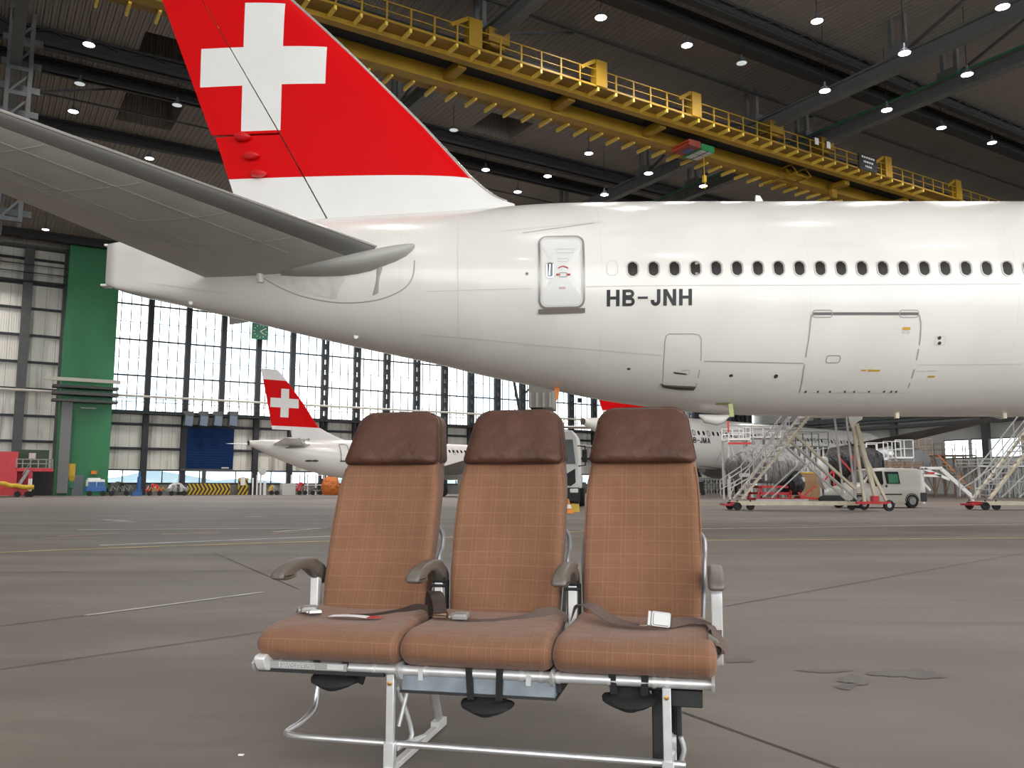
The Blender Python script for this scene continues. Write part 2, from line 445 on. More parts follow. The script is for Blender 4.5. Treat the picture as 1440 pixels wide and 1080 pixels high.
# ---- legs
for k, lx in enumerate((-.293, .598)):
    lg = MB(); lg.bar((lx, .005, .312), (lx, .005, .03), .026, .020, up=(0, 1, 0))
    lg.box((lx, .004, .055), (.036, .028, .09)); lg.box((lx, .0, .012), (.028, .040, .024))
    L1 = lg.build('front_leg', SEATG, row, bevel=.002)
    bt = MB(); bt.lathe([(.0, -.004), (.007, -.003), (.007, .002)], (lx, -.008, .285), 12, axis='Y'); bt.build('bolt', mat('brass', (.55, .30, .10), .3, 1), L1)
    d = M['black'] if k else SEATG
    rl = MB(); rl.tube([(lx + .01, .33, .312), (lx + .01, .43, .17), (lx + .008, .505, .055)], .017, 10); rl.tube([(lx + .008, .5, .06), (lx + .008, .53, .02)], .010, 8)
    rl.build('rear_leg', d, row)
    if k:
        q = MB(); q.box((lx - .035, .13, .17), (.035, .03, .30)); q.box((lx + .03, .17, .17), (.018, .03, .30)); q.build('cable_duct', M['black'], row, bevel=.004)
        q = MB(); q.tube([(lx + .035, .12, .14), (lx + .045, .125, .10), (lx + .035, .13, .06), (lx + .04, .14, .03)], .008, 8, smooth=3); q.build('shackle', SEATG, row)
    else:
        q = MB(); q.tube([(lx + .012, .03, .27), (lx + .042, .10, .10), (lx + .02, .02, .075)], .008, 8, smooth=4); q.tube([(lx + .045, .06, .275), (lx + .016, .04, .14)], .007, 8)
        q.build('brace', SEATG, row)
    rail = MB(); rail.bar((lx, .0, .012), (lx + .004, .56, .014), .026, .020); rail.box((lx + .004, .52, .028), (.034, .09, .026)); rail.box((lx + .004, .57, .02), (.028, .03, .03))
    rail.tube([(lx - .03, .21, .03), (lx + .0, .36, .018)], .012, 8)
    rail.build('floor_rail', M['alu_white'], row, bevel=.002)
# luggage bar
mb = MB(); mb.tube(catmull([(-.66, .31, .318), (-.675, .30, .24), (-.687, .29, .17), (-.685, .26, .118), (-.69, .18, .094), (-.695, .10, .088), (-.68, .05, .088), (-.62, .033, .088), (-.50, .03, .088)], 8) + [(-.3, .03, .087), (.1, .028, .086), (.65, .026, .084)], .0115, 12)
mb.build('luggage_bar', M['alu'], row)
# electronics box under the middle seat
mb = MB(); mb.box((-.008, .16, .290), (.515, .27, .066)); bx = mb.build('equipment_box', BOXM, row, bevel=.004)
mb = MB(); mb.box((-.008, .16, .255), (.522, .278, .007)); mb.build('box_edge', M['black'], bx)
for x in (-.195, .165):
    mb = MB(); mb.box((x, .02, .312), (.016, .014, .034)); mb.build('clip', SEATG, bx)
mb = MB(); mb.box((.655, .12, .272), (.10, .14, .052)); mb.box((.60, .10, .295), (.16, .05, .02)); mb.build('power_box', M['black'], row, bevel=.004)
mb = MB(); mb.box((.25, .15, .298), (.03, .2, .06)); mb.build('box_side', M['black'], bx, bevel=.003)
# flap of black cloth hanging beside the left pouch
mb = MB(); mb.prism([(-.50, .315), (-.415, .315), (-.405, .285), (-.412, .262), (-.44, .275), (-.48, .27)], lambda u, v, t: (u, .05 + t, v), 0, .012); mb.build('cloth_flap', M['blackcloth'], row)
# ---- armrests
def armrest(x, k):
    y1 = .50
    top = [(.092, .606), (.105, .624), (.15, .640), (.21, .652), (.29, .659), (.38, .652), (.45, .630), (.49, .60)]
    bot = [(.50, .57), (.47, .545), (.42, .560), (.36, .597), (.30, .618), (.235, .620), (.20, .612), (.19, .594), (.145, .590), (.10, .596)]
    prof = catmull(top + bot, 3, True)
    mb = padded(prof, lambda y, z: .0265 - (.010 if y > .40 else 0) , .014, None, nx=4, ne=5)
    a = mb.build('armrest', ARM, row, angle=60); a.location.x = x
    g = MB(); g.tube([(0.0165, .20, .612), (.0175, .26, .626), (.0175, .33, .620), (.017, .39, .592)], .004, 6, smooth=4)
    g.tube([(-0.0165, .20, .612), (-.0175, .26, .626), (-.0175, .33, .620), (-.017, .39, .592)], .004, 6, smooth=4)
    s = g.build('groove_trim', ARM, a)
    r = MB(); r.lathe([(.0, -.020), (.009, -.019), (.009, .019), (0, .020)], (0, .205, .602), 14, axis='X'); r.build('recline_button', M['chrome'], a)
    p = MB()
    if k < 3:
        p.prism([(.40, .575), (.435, .575), (.455, .34), (.40, .34)], lambda y, z, t: (t, y, z), -.016, .016)
    else:
        p.prism(catmull([(.20, .575), (.26, .58), (.27, .50), (.33, .38), (.36, .33), (.30, .33), (.24, .42), (.215, .50)], 3, True), lambda y, z, t: (t, y, z), -.018, .018)
    o = p.build('armrest_post', M['alu_white'], row, bevel=.003); o.location.x = x
    if k in (1, 2):
        p = MB(); p.lathe([(.0, -.03), (.006, -.03), (.006, .03), (0, .03)], (0, .40, .555), 10, axis='X'); p.lathe([(.0, -.022), (.014, -.022), (.014, .022), (0, .022)], (0, .41, .575), 10, axis='X')
        p.box((0, .45, .50), (.05, .02, .14)); q = p.build('hinge', M['black'], row); q.location.x = x
    return a
for k, x in enumerate((-.762, -.258, .250, .757)): armrest(x, k)
# ---- belts
def strap(name, pts, w, m, th=.0022, side=None, n=6, parent=None):
    """ribbon along pts ; side = list of side vectors"""
    P = [(x, y, z - .014 * max(0, min(1, (.42 - y) / .15)) if y > .14 else z) for x, y, z in catmull(pts, n)]; S = catmull(side, n) if side else None
    rings = []
    for i, p in enumerate(P):
        p = V(p); d = (V(P[min(i + 1, len(P) - 1)]) - V(P[max(i - 1, 0)])).normalized()
        s = V(S[i]).normalized() if S else V((0, 1, 0)); s = (s - d * s.dot(d)).normalized(); nn = d.cross(s)
        rings.append([p + s * w / 2 + nn * th / 2, p + s * w / 2 - nn * th / 2, p - s * w / 2 - nn * th / 2, p - s * w / 2 + nn * th / 2])
    return MB().loft(rings).build(name, m, parent or row)
def buckle(loc, rz, name='buckle', size=1.0, tilt=0, m=None):
    mb = MB(); s = size
    mb.prism(rrect(-.030 * s, .030 * s, -.024 * s, .024 * s, .007 * s), lambda u, v, t: (u, v, t), 0, .014 * s)
    mb.prism(rrect(-.024 * s, .026 * s, -.020 * s, .020 * s, .006 * s), lambda u, v, t: (u, v, t), .013 * s, .018 * s)
    mb.box((-.036 * s, 0, .008 * s), (.010 * s, .046 * s, .008 * s))
    o = mb.build(name, m or BKL, row, bevel=.0015); o.location = loc; o.rotation_euler = (tilt, 0, rz); return o
Z = .478
# left seat : buckle at the left edge, dark strap from the right rear corner
strap('seat_belt', [(-.272, .40, .452), (-.32, .35, .487), (-.39, .33, .475), (-.47, .29, .471), (-.55, .25, .474)], .030, BELTD, side=[(0, .5, 1), (0, .7, .7), (0, 1, .4), (0, 1, .1), (0, 1, 0)])
buckle((-.700, .235, .472), R(24), 'belt_buckle', .95, R(8)); buckle((-.660, .20, .466), R(30), 'belt_tongue', .8, R(-14))
strap('belt_end', [(-.76, .28, .475), (-.735, .25, .492), (-.71, .23, .488)], .040, M['alu_white'], side=[(.2, 1, 0)] * 3)
# middle seat
strap('seat_belt', [(.235, .38, .455), (.18, .34, .490), (.11, .29, .480), (.02, .25, .474), (-.05, .235, .474), (-.12, .23, .475)], .034, BELT, side=[(0, .5, 1), (0, .6, .8), (0, .9, .5), (0, 1, .2), (0, 1, 0), (0, 1, 0)])
buckle((-.120, .225, .467), R(0), 'belt_buckle', .95, R(10))
strap('belt_end', [(-.262, .32, .50), (-.245, .29, .555), (-.225, .255, .56), (-.205, .235, .53), (-.195, .225, .487)], .044, BELTD, side=[(1, .1, 0)] * 5)
strap('belt_loop', [(-.240, .30, .47), (-.225, .25, .55), (-.205, .232, .545), (-.195, .225, .50), (-.188, .222, .487)], .046, BELTD, side=[(1, .1, 0)] * 5)
mb = MB(); mb.box((-.192, .218, .474), (.050, .024, .018)); mb.tube([(-.215, .205, .478), (-.17, .205, .478)], .004, 8); mb.build('belt_tongue', mat('bronze_tongue', (.22, .15, .11), .3, .9), row, bevel=.003)
# right seat
strap('seat_belt', [(.262, .30, .475), (.285, .285, .525), (.33, .27, .530), (.37, .25, .510), (.42, .225, .489), (.47, .21, .482), (.51, .20, .480)], .040, BELT, side=[(0, .9, .1), (0, .9, -.3), (0, .9, .5), (0, .8, .6), (0, .9, .4), (0, 1, .2), (0, 1, 0)])
mb = MB(); mb.box((.530, .20, .468), (.05, .03, .004)); mb.build('belt_tongue', M['chrome'], row, bevel=.001)
b = buckle((.575, .195, .485), R(86), 'belt_buckle', 1.05, R(0)); b.rotation_euler = (R(68), R(6), R(4))
strap('belt_webbing', [(.600, .21, .488), (.67, .235, .496), (.725, .22, .488), (.745, .16, .475), (.758, .10, .45), (.768, .06, .425), (.760, .05, .410)], .042, BELT, side=[(0, .8, .8), (0, 1, .4), (0, 1, .1), (.4, .8, -.2), (.5, .8, 0), (.4, .8, .3), (.2, .9, .3)])
mb = MB(); mb.prism([(.725, .470), (.755, .450), (.775, .415), (.750, .385), (.728, .375)], lambda u, v, t: (u, .07 + t + (u - .745) * .3, v), 0, .02); mb.build('upholstery_flap', ARM, row, bevel=.004)
# card lying on the left seat : a thing of its own
mb = MB(); q = [(0, 0, 0), (.15, 0, .0), (.15, .035, .002), (0, .06, .001)]
n = 8
rings = [[(-.075 + .15 * k / n, -.022 + .0 * k, .003 * sin(pi * k / n)), (-.075 + .15 * k / n, .022, .003 * sin(pi * k / n)), (-.075 + .15 * k / n, .022, .0008 + .003 * sin(pi * k / n)), (-.075 + .15 * k / n, -.022, .0008 + .003 * sin(pi * k / n))] for k in range(n + 1)]
def rowpt(x, y, z): 
    return row.location + Matrix.Rotation(-YAW, 3, 'Z') @ V((x, y, z))
card = root('paper_tag', rowpt(-.52, .19, .4635), -YAW + R(-2), 'white paper tag with a red end lying on the left seat cushion', 'paper tag')
mb = MB(); mb.loft(rings); mb.build('paper', mat('paper_white', (.82, .80, .84), .7), card)
mb = MB(); mb.prism([(.07, -.022), (.105, -.018), (.125, .012), (.10, .020), (.07, .022)], lambda u, v, t: (u, v, t), .0005, .0015); mb.build('red_end', M['red'], card)
# ================================================================ hangar
B0 = 115.0; A1 = 128.0; A0 = -95.0; ZC = atb(20, 334, B0)[1]
BF = -30.0                                   # open front edge of the roof, behind the camera
def hobj(mb, name, m, parent=None, **k):
    o = mb.build(name, m, parent, **k)
    if parent is None: o.rotation_euler.z = HA
    return o
def hroot(name, a, b, z=0, **k): return root(name, H(a, b, z), HA, **k)
def st(o): o['kind'] = 'structure'; return o
# ---- floor
def floor_mat():
    m = bpy.data.materials.new('hangar_concrete'); g = NG(m); b = g.N['Principled BSDF']; g.coord()
    n1 = g.noise(.35, 6, (1, 2.2, 1)); n2 = g.noise(3.0, 8, (.55, 1.6, 1)); n3 = g.noise(.07, 4, (.6, 3.2, 1)); n4 = g.noise(22, 6)
    c = g.mix(g.smooth(n1, .3, .72), (.165, .139, .116), (.235, .204, .176))
    c = g.mix(g.m('MULTIPLY', g.smooth(n2, .42, .75), .45), c, (.115, .095, .078))
    c = g.mix(g.m('MULTIPLY', g.smooth(n3, .45, .68), .40), c, (.30, .275, .25))
    c = g.mix(g.m('MULTIPLY', n4, .35), c, (.16, .138, .118))
    # dark tyre streaks and scrape marks running across the hall
    s1 = g.noise(.5, 5, (.10, 2.6, 1)); c = g.mix(g.m('MULTIPLY', g.smooth(s1, .60, .74), .45), c, (.08, .068, .058))
    s2 = g.noise(.8, 4, (.08, 2.2, 1)); c = g.mix(g.m('MULTIPLY', g.smooth(s2, .66, .76), .34), c, (.33, .32, .31))
    s3 = g.noise(.11, 4, (.22, 2.0, 1)); c = g.mix(g.m('MULTIPLY', g.smooth(s3, .50, .66), .38), c, (.09, .077, .066))
    s4 = g.noise(.15, 5, (.16, 2.4, 1)); c = g.mix(g.m('MULTIPLY', g.smooth(s4, .58, .72), .40), c, (.40, .375, .345))
    g.L.new(c, b.inputs['Base Color'])
    r = g.m('ADD', g.m('MULTIPLY', n2, -.22), .78); g.L.new(r, b.inputs['Roughness'])
    b.inputs['Specular IOR Level'].default_value = .25
    g.L.new(g.bump(g.noise(60, 4), .12, .004), b.inputs['Normal'])
    return m
mb = MB(); mb.b2((-190, -70, -.3), (260, 330, 0)); fl = st(mb.build('floor', floor_mat(), smooth=False))
# painted lines, joints, stains on the floor
LW = mat('worn_white_line', (.55, .54, .52), .6, noise=.5, nscale=3); LY = mat('worn_yellow_line', (.60, .46, .18), .6, noise=.4, nscale=3)
LO = mat('worn_orange_line', (.45, .25, .15), .6, noise=.4, nscale=3); JD = mat('dark_joint', (.055, .05, .045), .8)
WET = mat('damp_stain', (.11, .095, .082), .6, noise=.2, nscale=6)
def fline(p, q, w, m, name='painted_line'):
    a, b = atz(*p, .0), atz(*q, .0); d = (b - a).normalized(); n = V((-d.y, d.x, 0)) * w / 2
    k = 8; mb = MB(); vs = []; n = n * (1.7 if m is not JD else 1)
    for i in range(k + 1):
        c = a.lerp(b, i / k); vs += [c - n * random.uniform(.8, 1.1), c + n * random.uniform(.8, 1.1)]
    vs = [(v[0], v[1], .004) for v in vs]
    mb.add(vs, [(2 * i, 2 * i + 2, 2 * i + 3, 2 * i + 1) for i in range(k)]); return mb.build(name, m, fl, smooth=False)
fline((0, 777), (235, 768), .09, LY); fline((235, 768), (470, 761), .09, LY); fline((140, 767), (470, 754), .12, LW)
fline((620, 756), (830, 747), .09, LY); fline((985, 744), (1440, 737), .10, LW); fline((990, 760), (1440, 757), .09, LY)
fline((85, 754), (165, 750), .12, LO); fline((228, 751), (308, 749), .14, LO); fline((60, 757), (145, 756), .10, LO); fline((385, 748), (455, 743), .10, LW)
fline((380, 751), (450, 746), .09, LO); fline((110, 745), (460, 743), .10, LW)
fline((145, 731), (180, 732), .22, LW); fline((160, 733), (190, 734), .12, LW); fline((345, 727), (370, 726), .12, LW)
fline((0, 881), (120, 866), .014, JD, 'joint'); fline((120, 866), (370, 833), .03, LW); fline((0, 942), (370, 889), .010, JD, 'joint'); fline((960, 1002), (1230, 1100), .012, JD, 'joint')
fline((1020, 853), (1440, 778), .012, JD, 'joint'); fline((300, 777), (420, 829), .012, JD, 'joint'); fline((0, 805), (440, 803), .02, JD, 'joint')
def stain(cx, cy, rx, ry, seed):
    rnd = random.Random(seed); n = 40; vs = []; ph = [rnd.uniform(0, 6) for _ in range(5)]
    for k in range(n):
        t = 2 * pi * k / n; r = 1 + .22 * sin(2 * t + ph[0]) + .18 * sin(3 * t + ph[1]) + .1 * sin(7 * t + ph[2]) + .07 * sin(11 * t + ph[3])
        p = atz(cx + rx * r * cos(t), cy + ry * r * sin(t), 0); vs.append((p.x, p.y, .003))
    MB().add(vs, [tuple(range(n))]).build('damp_stain', WET, fl, smooth=False)
stain(1278, 948, 44, 7, 1); stain(1200, 957, 22, 6, 2); stain(1160, 944, 30, 3, 3); stain(1190, 966, 14, 4, 5); stain(1040, 929, 16, 4, 4)
mb = MB(); p = atz(339, 1063, 0); mb.box((p.x, p.y, .004), (.018, .010, .004)); mb.build('paper_scrap', M['white'], fl)
# ---- ceiling
def ceil_mat():
    m = bpy.data.materials.new('corrugated_roof_deck'); g = NG(m); b = g.N['Principled BSDF']; c = g.coord()
    f = g.m('FRACT', g.m('MULTIPLY', c[0], 1 / .42)); tri = g.m('ABSOLUTE', g.m('SUBTRACT', f, .5))
    h = g.smooth(tri, .12, .30)
    n1 = g.noise(.12, 5)
    col = g.mix(n1, (.24, .218, .195), (.33, .302, .272)); col = g.mix(g.m('MULTIPLY', g.noise(.5, 5, (1, .15, 1)), .5), col, (.22, .195, .17))
    g.L.new(col, b.inputs['Base Color']); b.inputs['Roughness'].default_value = .8; b.inputs['Specular IOR Level'].default_value = .2
    g.L.new(g.bump(h, 1.0, .12), b.inputs['Normal']); return m
CM = ceil_mat()
# roof wells (deep dark openings) in roof coordinates
wells = []
for (pa, pb) in (((178, 128), (240, 184)), ((205, 44), (268, 108)), ((692, 158), (715, 197))):
    a1, b1 = abz(*pa, ZC); a2, b2 = abz(*pb, ZC); wells.append((min(a1, a2), max(a1, a2), min(b1, b2), max(b1, b2)))
print('wells', [[round(x, 1) for x in w] for w in wells], 'ZC', ZC)
bs = sorted({BF, B0} | {w[2] for w in wells} | {w[3] for w in wells})
mb = MB(); th = .25
for b1, b2 in zip(bs, bs[1:]):
    cuts = sorted([(w[0], w[1]) for w in wells if w[2] <= b1 + 1e-6 and w[3] >= b2 - 1e-6]); x = A0
    for c0, c1 in cuts + [(A1, A1)]:
        if c0 > x: mb.b2((x, b1, ZC), (c0, b2, ZC + th))
        x = max(x, c1)
ceil = st(hobj(mb, 'ceiling', CM, smooth=False))
for w in wells:
    mb = MB(); a, c, b, d = w; hgt = 4.5
    mb.b2((a - .2, b, ZC + .25), (a, d, ZC + hgt)); mb.b2((c, b, ZC + .25), (c + .2, d, ZC + hgt)); mb.b2((a, b - .2, ZC + .25), (c, b, ZC + hgt)); mb.b2((a, d, ZC + .25), (c, d + .2, ZC + hgt)); mb.b2((a, b, ZC + hgt), (c, d, ZC + hgt + .2))
    mb.build('roof_well', CM, ceil, smooth=False)
# roof trusses running parallel to the window wall
tn = [0]
def trim(mb, m, **k):
    tn[0] += 1; return st(hobj(mb, 'trim_%d' % tn[0], m, **k))
def truss(px, py, h=.95, w=.5, a0=A0, a1=A1, z=None):
    b = abz(px, py, ZC - h / 2)[1]; mb = MB(); z0 = ZC - h
    mb.b2((a0, b - w / 2, z0), (a1, b + w / 2, z0 + .16)); mb.b2((a0, b - w / 2, ZC - .2), (a1, b + w / 2, ZC - .02))
    for s in (-1, 1): mb.b2((a0, b + s * w / 2 - .05, z0 + .16), (a1, b + s * w / 2 + .05, z0 + .42))
    mb.b2((a0, b - .04, z0 + .1), (a1, b + .04, ZC - .1))
    a = a0
    while a < a1 - 3:
        mb.bar((a, b - w / 2, z0 + .3), (a + 1.5, b - w / 2, ZC - .1), .08); mb.bar((a + 1.5, b - w / 2, ZC - .1), (a + 3, b - w / 2, z0 + .3), .08); a += 3
    return trim(mb, TRS, smooth=False)
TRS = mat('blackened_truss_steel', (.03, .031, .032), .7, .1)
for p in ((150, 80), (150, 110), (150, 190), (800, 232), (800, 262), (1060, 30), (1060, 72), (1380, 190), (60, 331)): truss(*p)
# thin pipe lines under the roof
for p in ((800, 40), (1220, 185), (200, 160)):
    a, b = abz(*p, ZC - .5); mb = MB(); mb.b2((A0 + 2, b - .06, ZC - .62), (A1 - 2, b + .06, ZC - .5)); trim(mb, M['steel'], smooth=False)
# crane runways running towards the window wall, hung from the roof
ZR = ZC - 3.6
def runway(p1, p2, green=False, b0=None, b1=B0 - 1):
    a = (abz(*p1, ZR)[0] + abz(*p2, ZR)[0]) / 2; b0 = b0 or BF
    mb = MB(); mb.b2((a - .32, b0, ZR), (a + .32, b1, ZR + .12)); mb.b2((a - .32, b0, ZR + .88), (a + .32, b1, ZR + 1.0)); mb.b2((a - .1, b0, ZR + .1), (a + .1, b1, ZR + .9))
    t = trim(mb, RUN, smooth=False)
    b = 18.0; i = 0
    while b < b1 - 2:
        hm = MB()
        for s in (-.45, .45): hm.b2((a - .14, b + s - .13, ZR + .95), (a + .14, b + s + .13, ZC))
        hm.b2((a - .40, b - .7, ZR + .95), (a + .40, b + .7, ZR + 1.55))
        hm.build('hanger', RUN, t, smooth=False)
        if i % 2 == 0:
            hb = MB(); hb.bar((a, b + .4, ZR + 1.1), (a, b + 6, ZC - .4), .16); hb.bar((a, b + 11.6, ZR + 1.1), (a, b + 6, ZC - .4), .16); hb.bar((a, b, ZR + 1.2), (a + 7, b, ZC - .3), .14)
            hb.build('brace', M['steel'], t, smooth=False)
        b += 12; i += 1
    if green:
        gm = MB(); gm.b2((a - .42, b0, ZR + .95), (a - .34, b1, ZR + 1.05)); gm.build('cable', M['greenp'], t, smooth=False)
    return a
RUN = mat('runway_steel', (.13, .14, .14), .6, .2, noise=.15, nscale=2)
ra = [runway((730, 25), (585, 150)), runway((1440, 22), (870, 277)), runway((1440, 90), (975, 277), True), runway((25, 20), (20, 140))]
print('runways', [round(x, 1) for x in ra], 'ZR', ZR)
# ---- window wall (far side)
PANEL = None
def panel_mat():
    m = bpy.data.materials.new('stained_wall_panels'); g = NG(m); b = g.N['Principled BSDF']; c = g.coord()
    n = g.noise(.8, 5, (1.0, 1.0, .10)); n2 = g.noise(.3, 3, (.5, 1, .5))
    col = g.mix(g.smooth(n, .48, .72), (.70, .685, .615), (.25, .235, .205)); col = g.mix(g.m('MULTIPLY', n2, .35), col, (.42, .41, .375))
    f = g.m('FRACT', g.m('MULTIPLY', c[0], 1 / 1.25)); seam = g.m('LESS_THAN', f, .04); col = g.mix(g.m('MULTIPLY', seam, .6), col, (.12, .115, .105))
    f = g.m('FRACT', g.m('MULTIPLY', c[0], 1 / .25)); rib = g.smooth(g.m('ABSOLUTE', g.m('SUBTRACT', f, .5)), .2, .4)
    g.L.new(g.bump(rib, .5, .03), b.inputs['Normal'])
    g.L.new(col, b.inputs['Base Color']); b.inputs['Roughness'].default_value = .7; return m
PANEL = panel_mat()
POST = mat('dark_mullion_steel', (.030, .032, .038), .6, .3); POST2 = mat('column_steel', (.085, .09, .09), .6, .2, noise=.2)
posts = [208, 262, 312, 362, 410, 456, 501, 543, 585, 624, 661, 698, 733, 768, 801, 833]
pa = [atb(x, 520, B0)[0] for x in posts]; bay = (pa[-1] - pa[0]) / (len(pa) - 1)
aL = atb(152, 520, B0)[0]; ZS = atb(300, 582, B0)[1]; ZW = atb(300, 662, B0)[1]; ZD = atb(300, 680, B0)[1]
print('bay', bay, 'sill z', ZS, 'strip', ZD, ZW, 'aL', aL)
WA = aL; NB = int((A1 - WA) / bay)
# left part of the wall: opaque panels
aLc = atb(95, 520, B0)[0]
lw = MB(); lw.b2((A0, B0, 0), (WA, B0 + .3, ZC)); wl = st(hobj(lw, 'wall_back_left', PANEL, smooth=False))
xs = [-25, 38 - 6, 95 - 6]
for x in (atb(-30, 500, B0)[0], atb(32, 500, B0)[0], atb(89, 500, B0)[0], atb(-95, 500, B0)[0]):
    q = MB(); q.b2((x - .5, B0 - .9, 0), (x + .5, B0, ZC - 1.2)); q.build('column', POST2, wl, smooth=False)
for y in (362, 397, 432, 470, 508, 546, 584, 620):
    z = atb(20, y, B0)[1]; q = MB(); q.b2((A0, B0 - .3, z - .14), (WA, B0, z + .14)); q.build('girt', POST, wl, smooth=False)
q = MB(); q.b2((A0, B0 - 1.2, ZC - 1.2), (WA, B0, ZC - .9)); q.build('girt', POST2, wl, smooth=False)
# catwalk rail along the upper-left wall
q = MB()
for z in (atb(20, 374, B0)[1], atb(20, 385, B0)[1]): q.b2((A0, B0 - 1.6, z), (aLc, B0 - 1.5, z + .1))
q.b2((A0, B0 - 1.6, atb(20, 397, B0)[1]), (aLc, B0 - .1, atb(20, 397, B0)[1] + .15)); q.build('catwalk', POST, wl, smooth=False)
# right of the pier: lower wall panels
def wallseg(name, z0, z1, m, a0=WA, a1=A1, d=.3, b=None, parent=None):
    q = MB(); q.b2((a0, (b or B0), z0), (a1, (b or B0) + d, z1)); return hobj(q, name, m, parent, smooth=False)
wb = st(wallseg('wall_back', ZW, ZS, PANEL)); 
LOWP = mat('low_dark_panels', (.16, .16, .15), .7, noise=.3, nscale=.6)
st(wallseg('wall_back_base', 0, ZD, LOWP))
for i, y in enumerate((597, 631)):
    z = atb(200, y, B0)[1]; q = MB(); q.b2((WA, B0 - .35, z - .16), (A1, B0, z + .16)); q.build('girt', POST, wb, smooth=False)
cols = []
GL = bpy.data.materials.new('window_glass'); g = NG(GL); out = g.N['Material Output']; tr = g.N.new('ShaderNodeBsdfTransparent'); gl = g.N.new('ShaderNodeBsdfGlossy'); mx = g.N.new('ShaderNodeMixShader'); fr = g.N.new('ShaderNodeFresnel'); fr.inputs[0].default_value = 1.45
tr.inputs[0].default_value = (.93, .96, .97, 1); gl.inputs['Roughness'].default_value = .05
g.L.new(fr.outputs[0], mx.inputs[0]); g.L.new(tr.outputs[0], mx.inputs[1]); g.L.new(gl.outputs[0], mx.inputs[2]); g.L.new(mx.outputs[0], out.inputs[0])
# columns at every second mullion carry down to the floor
edges = [WA] + pa; k = len(pa)
while edges[-1] + bay < A1: edges.append(edges[-1] + bay)
for i, a in enumerate(edges):
    if i == 0: continue
    q = MB()
    if i < 6: q.b2((a - .34, B0 - .7, ZS - .3 if i == 3 else 0), (a + .34, B0, ZC))
    else:
        # twin-flange lattice post: two flanges with windows of light between the battens
        q.b2((a - .50, B0 - .6, 0), (a - .16, B0, ZC)); q.b2((a + .16, B0 - .6, 0), (a + .50, B0, ZC)); z = 0
        while z < ZC: q.b2((a - .2, B0 - .5, z), (a + .2, B0 - .1, z + .75)); z += 1.45
    trim(q, POST if i < 14 else POST, smooth=False)
wn = [0]
ztop = ZC - .3
rows_z = [ZS]
zr = ZS
H1 = atb(300, 535, B0)[1]; H2 = atb(300, 487, B0)[1]; dz = H2 - H1
for i in range(len(edges) - 1):
    a0, a1 = edges[i], edges[i + 1]; wn[0] += 1
    mid = (a0 + a1) / 2
    g0 = MB(); g0.b2((a0, B0 + .14, ZS), (a1, B0 + .16, ztop)); w0 = st(hobj(g0, 'window_%d' % wn[0], GL, smooth=False))
    q = MB()
    for k in range(1, 4): a = a0 + (a1 - a0) * k / 4; q.b2((a - .05, B0 + .02, ZS), (a + .05, B0 + .12, ztop))
    z = H1; 
    while z < ztop: q.b2((a0, B0 - .05, z - .10), (a1, B0 + .1, z + .10)); z += dz
    z = H1 - dz / 2
    while z < ztop: q.b2((a0, B0 + .02, z - .035), (a1, B0 + .1, z + .035)); z += dz
    q.b2((a0, B0 - .3, ZS - .35), (a1, B0 + .3, ZS)); q.build('glazing_bars', POST, w0, smooth=False)
    # lower strip window
    bar = MB(); wn[0] += 1
    if aw_skip(i) if 'aw_skip' in globals() else False: continue
    g0 = MB(); g0.b2((a0, B0 + .14, ZD), (a1, B0 + .16, ZW)); w1 = st(hobj(g0, 'window_%d' % wn[0], GL, smooth=False))
    q = MB(); q.b2(((a0 + a1) / 2 - .06, B0, ZD), ((a0 + a1) / 2 + .06, B0 + .14, ZW)); q.b2((a0, B0 - .05, ZW - .1), (a1, B0 + .2, ZW + .1)); q.b2((a0, B0 - .05, ZD - .1), (a1, B0 + .2, ZD + .1)); q.build('glazing_bars', POST, w1, smooth=False)
# gallery rail along the sill of the windows, and pipes
q = MB(); z1, z2 = atb(300, 566, B0 - 1)[1], atb(300, 576, B0 - 1)[1]
for z in (z1, (z1 + z2) / 2): q.b2((WA, B0 - 1.7, z - .04), (A1, B0 - 1.6, z + .04))
a = WA
while a < A1: q.b2((a - .04, B0 - 1.7, ZS - .3), (a + .04, B0 - 1.6, z1)); a += bay / 3
q.b2((WA, B0 - 1.8, ZS - .5), (A1, B0, ZS - .3)); trim(q, POST, smooth=False)
PIPE = mat('pale_pipe', (.50, .48, .42), .5)
q = MB(); z = atb(100, 553, B0 - 2.2)[1]; q.tube([(A0, B0 - 3.0, z), (A1, B0 - 3.0, z)], .15, 8); trim(q, PIPE)
# ---- side wall (right)
sw = MB(); WALLP = mat('pale_side_wall', (.50, .49, .46), .7, noise=.12, nscale=.2)
zt1, zt2 = ata(1400, 617, A1)[1], ata(1400, 642, A1)[1]
bw = [(ata(1436, 630, A1)[0], ata(1366, 630, A1)[0]), (ata(1362, 630, A1)[0], ata(1328, 630, A1)[0]), (ata(1520, 630, A1)[0], ata(1442, 630, A1)[0])]
bw = sorted([tuple(sorted(x)) for x in bw]); print('side', zt1, zt2, bw)
sw.b2((A1, BF, zt1), (A1 + .3, B0, ZC)); sw.b2((A1, BF, 0), (A1 + .3, B0, zt2)); x = BF
for b0_, b1_ in bw:
    sw.b2((A1, x, zt2), (A1 + .3, b0_, zt1)); x = b1_
sw.b2((A1, x, zt2), (A1 + .3, B0, zt1)); swo = st(hobj(sw, 'wall_right', WALLP, smooth=False))
for b0_, b1_ in bw:
    wn[0] += 1; g0 = MB(); g0.b2((A1 + .1, b0_, zt2), (A1 + .12, b1_, zt1)); w1 = st(hobj(g0, 'window_%d' % wn[0], GL, smooth=False))
    q = MB(); q.b2((A1 - .1, b0_, zt2 - .15), (A1 + .3, b1_, zt2)); q.b2((A1 - .1, b0_, zt1), (A1 + .3, b1_, zt1 + .15)); q.build('window_frame', POST2, w1, smooth=False)
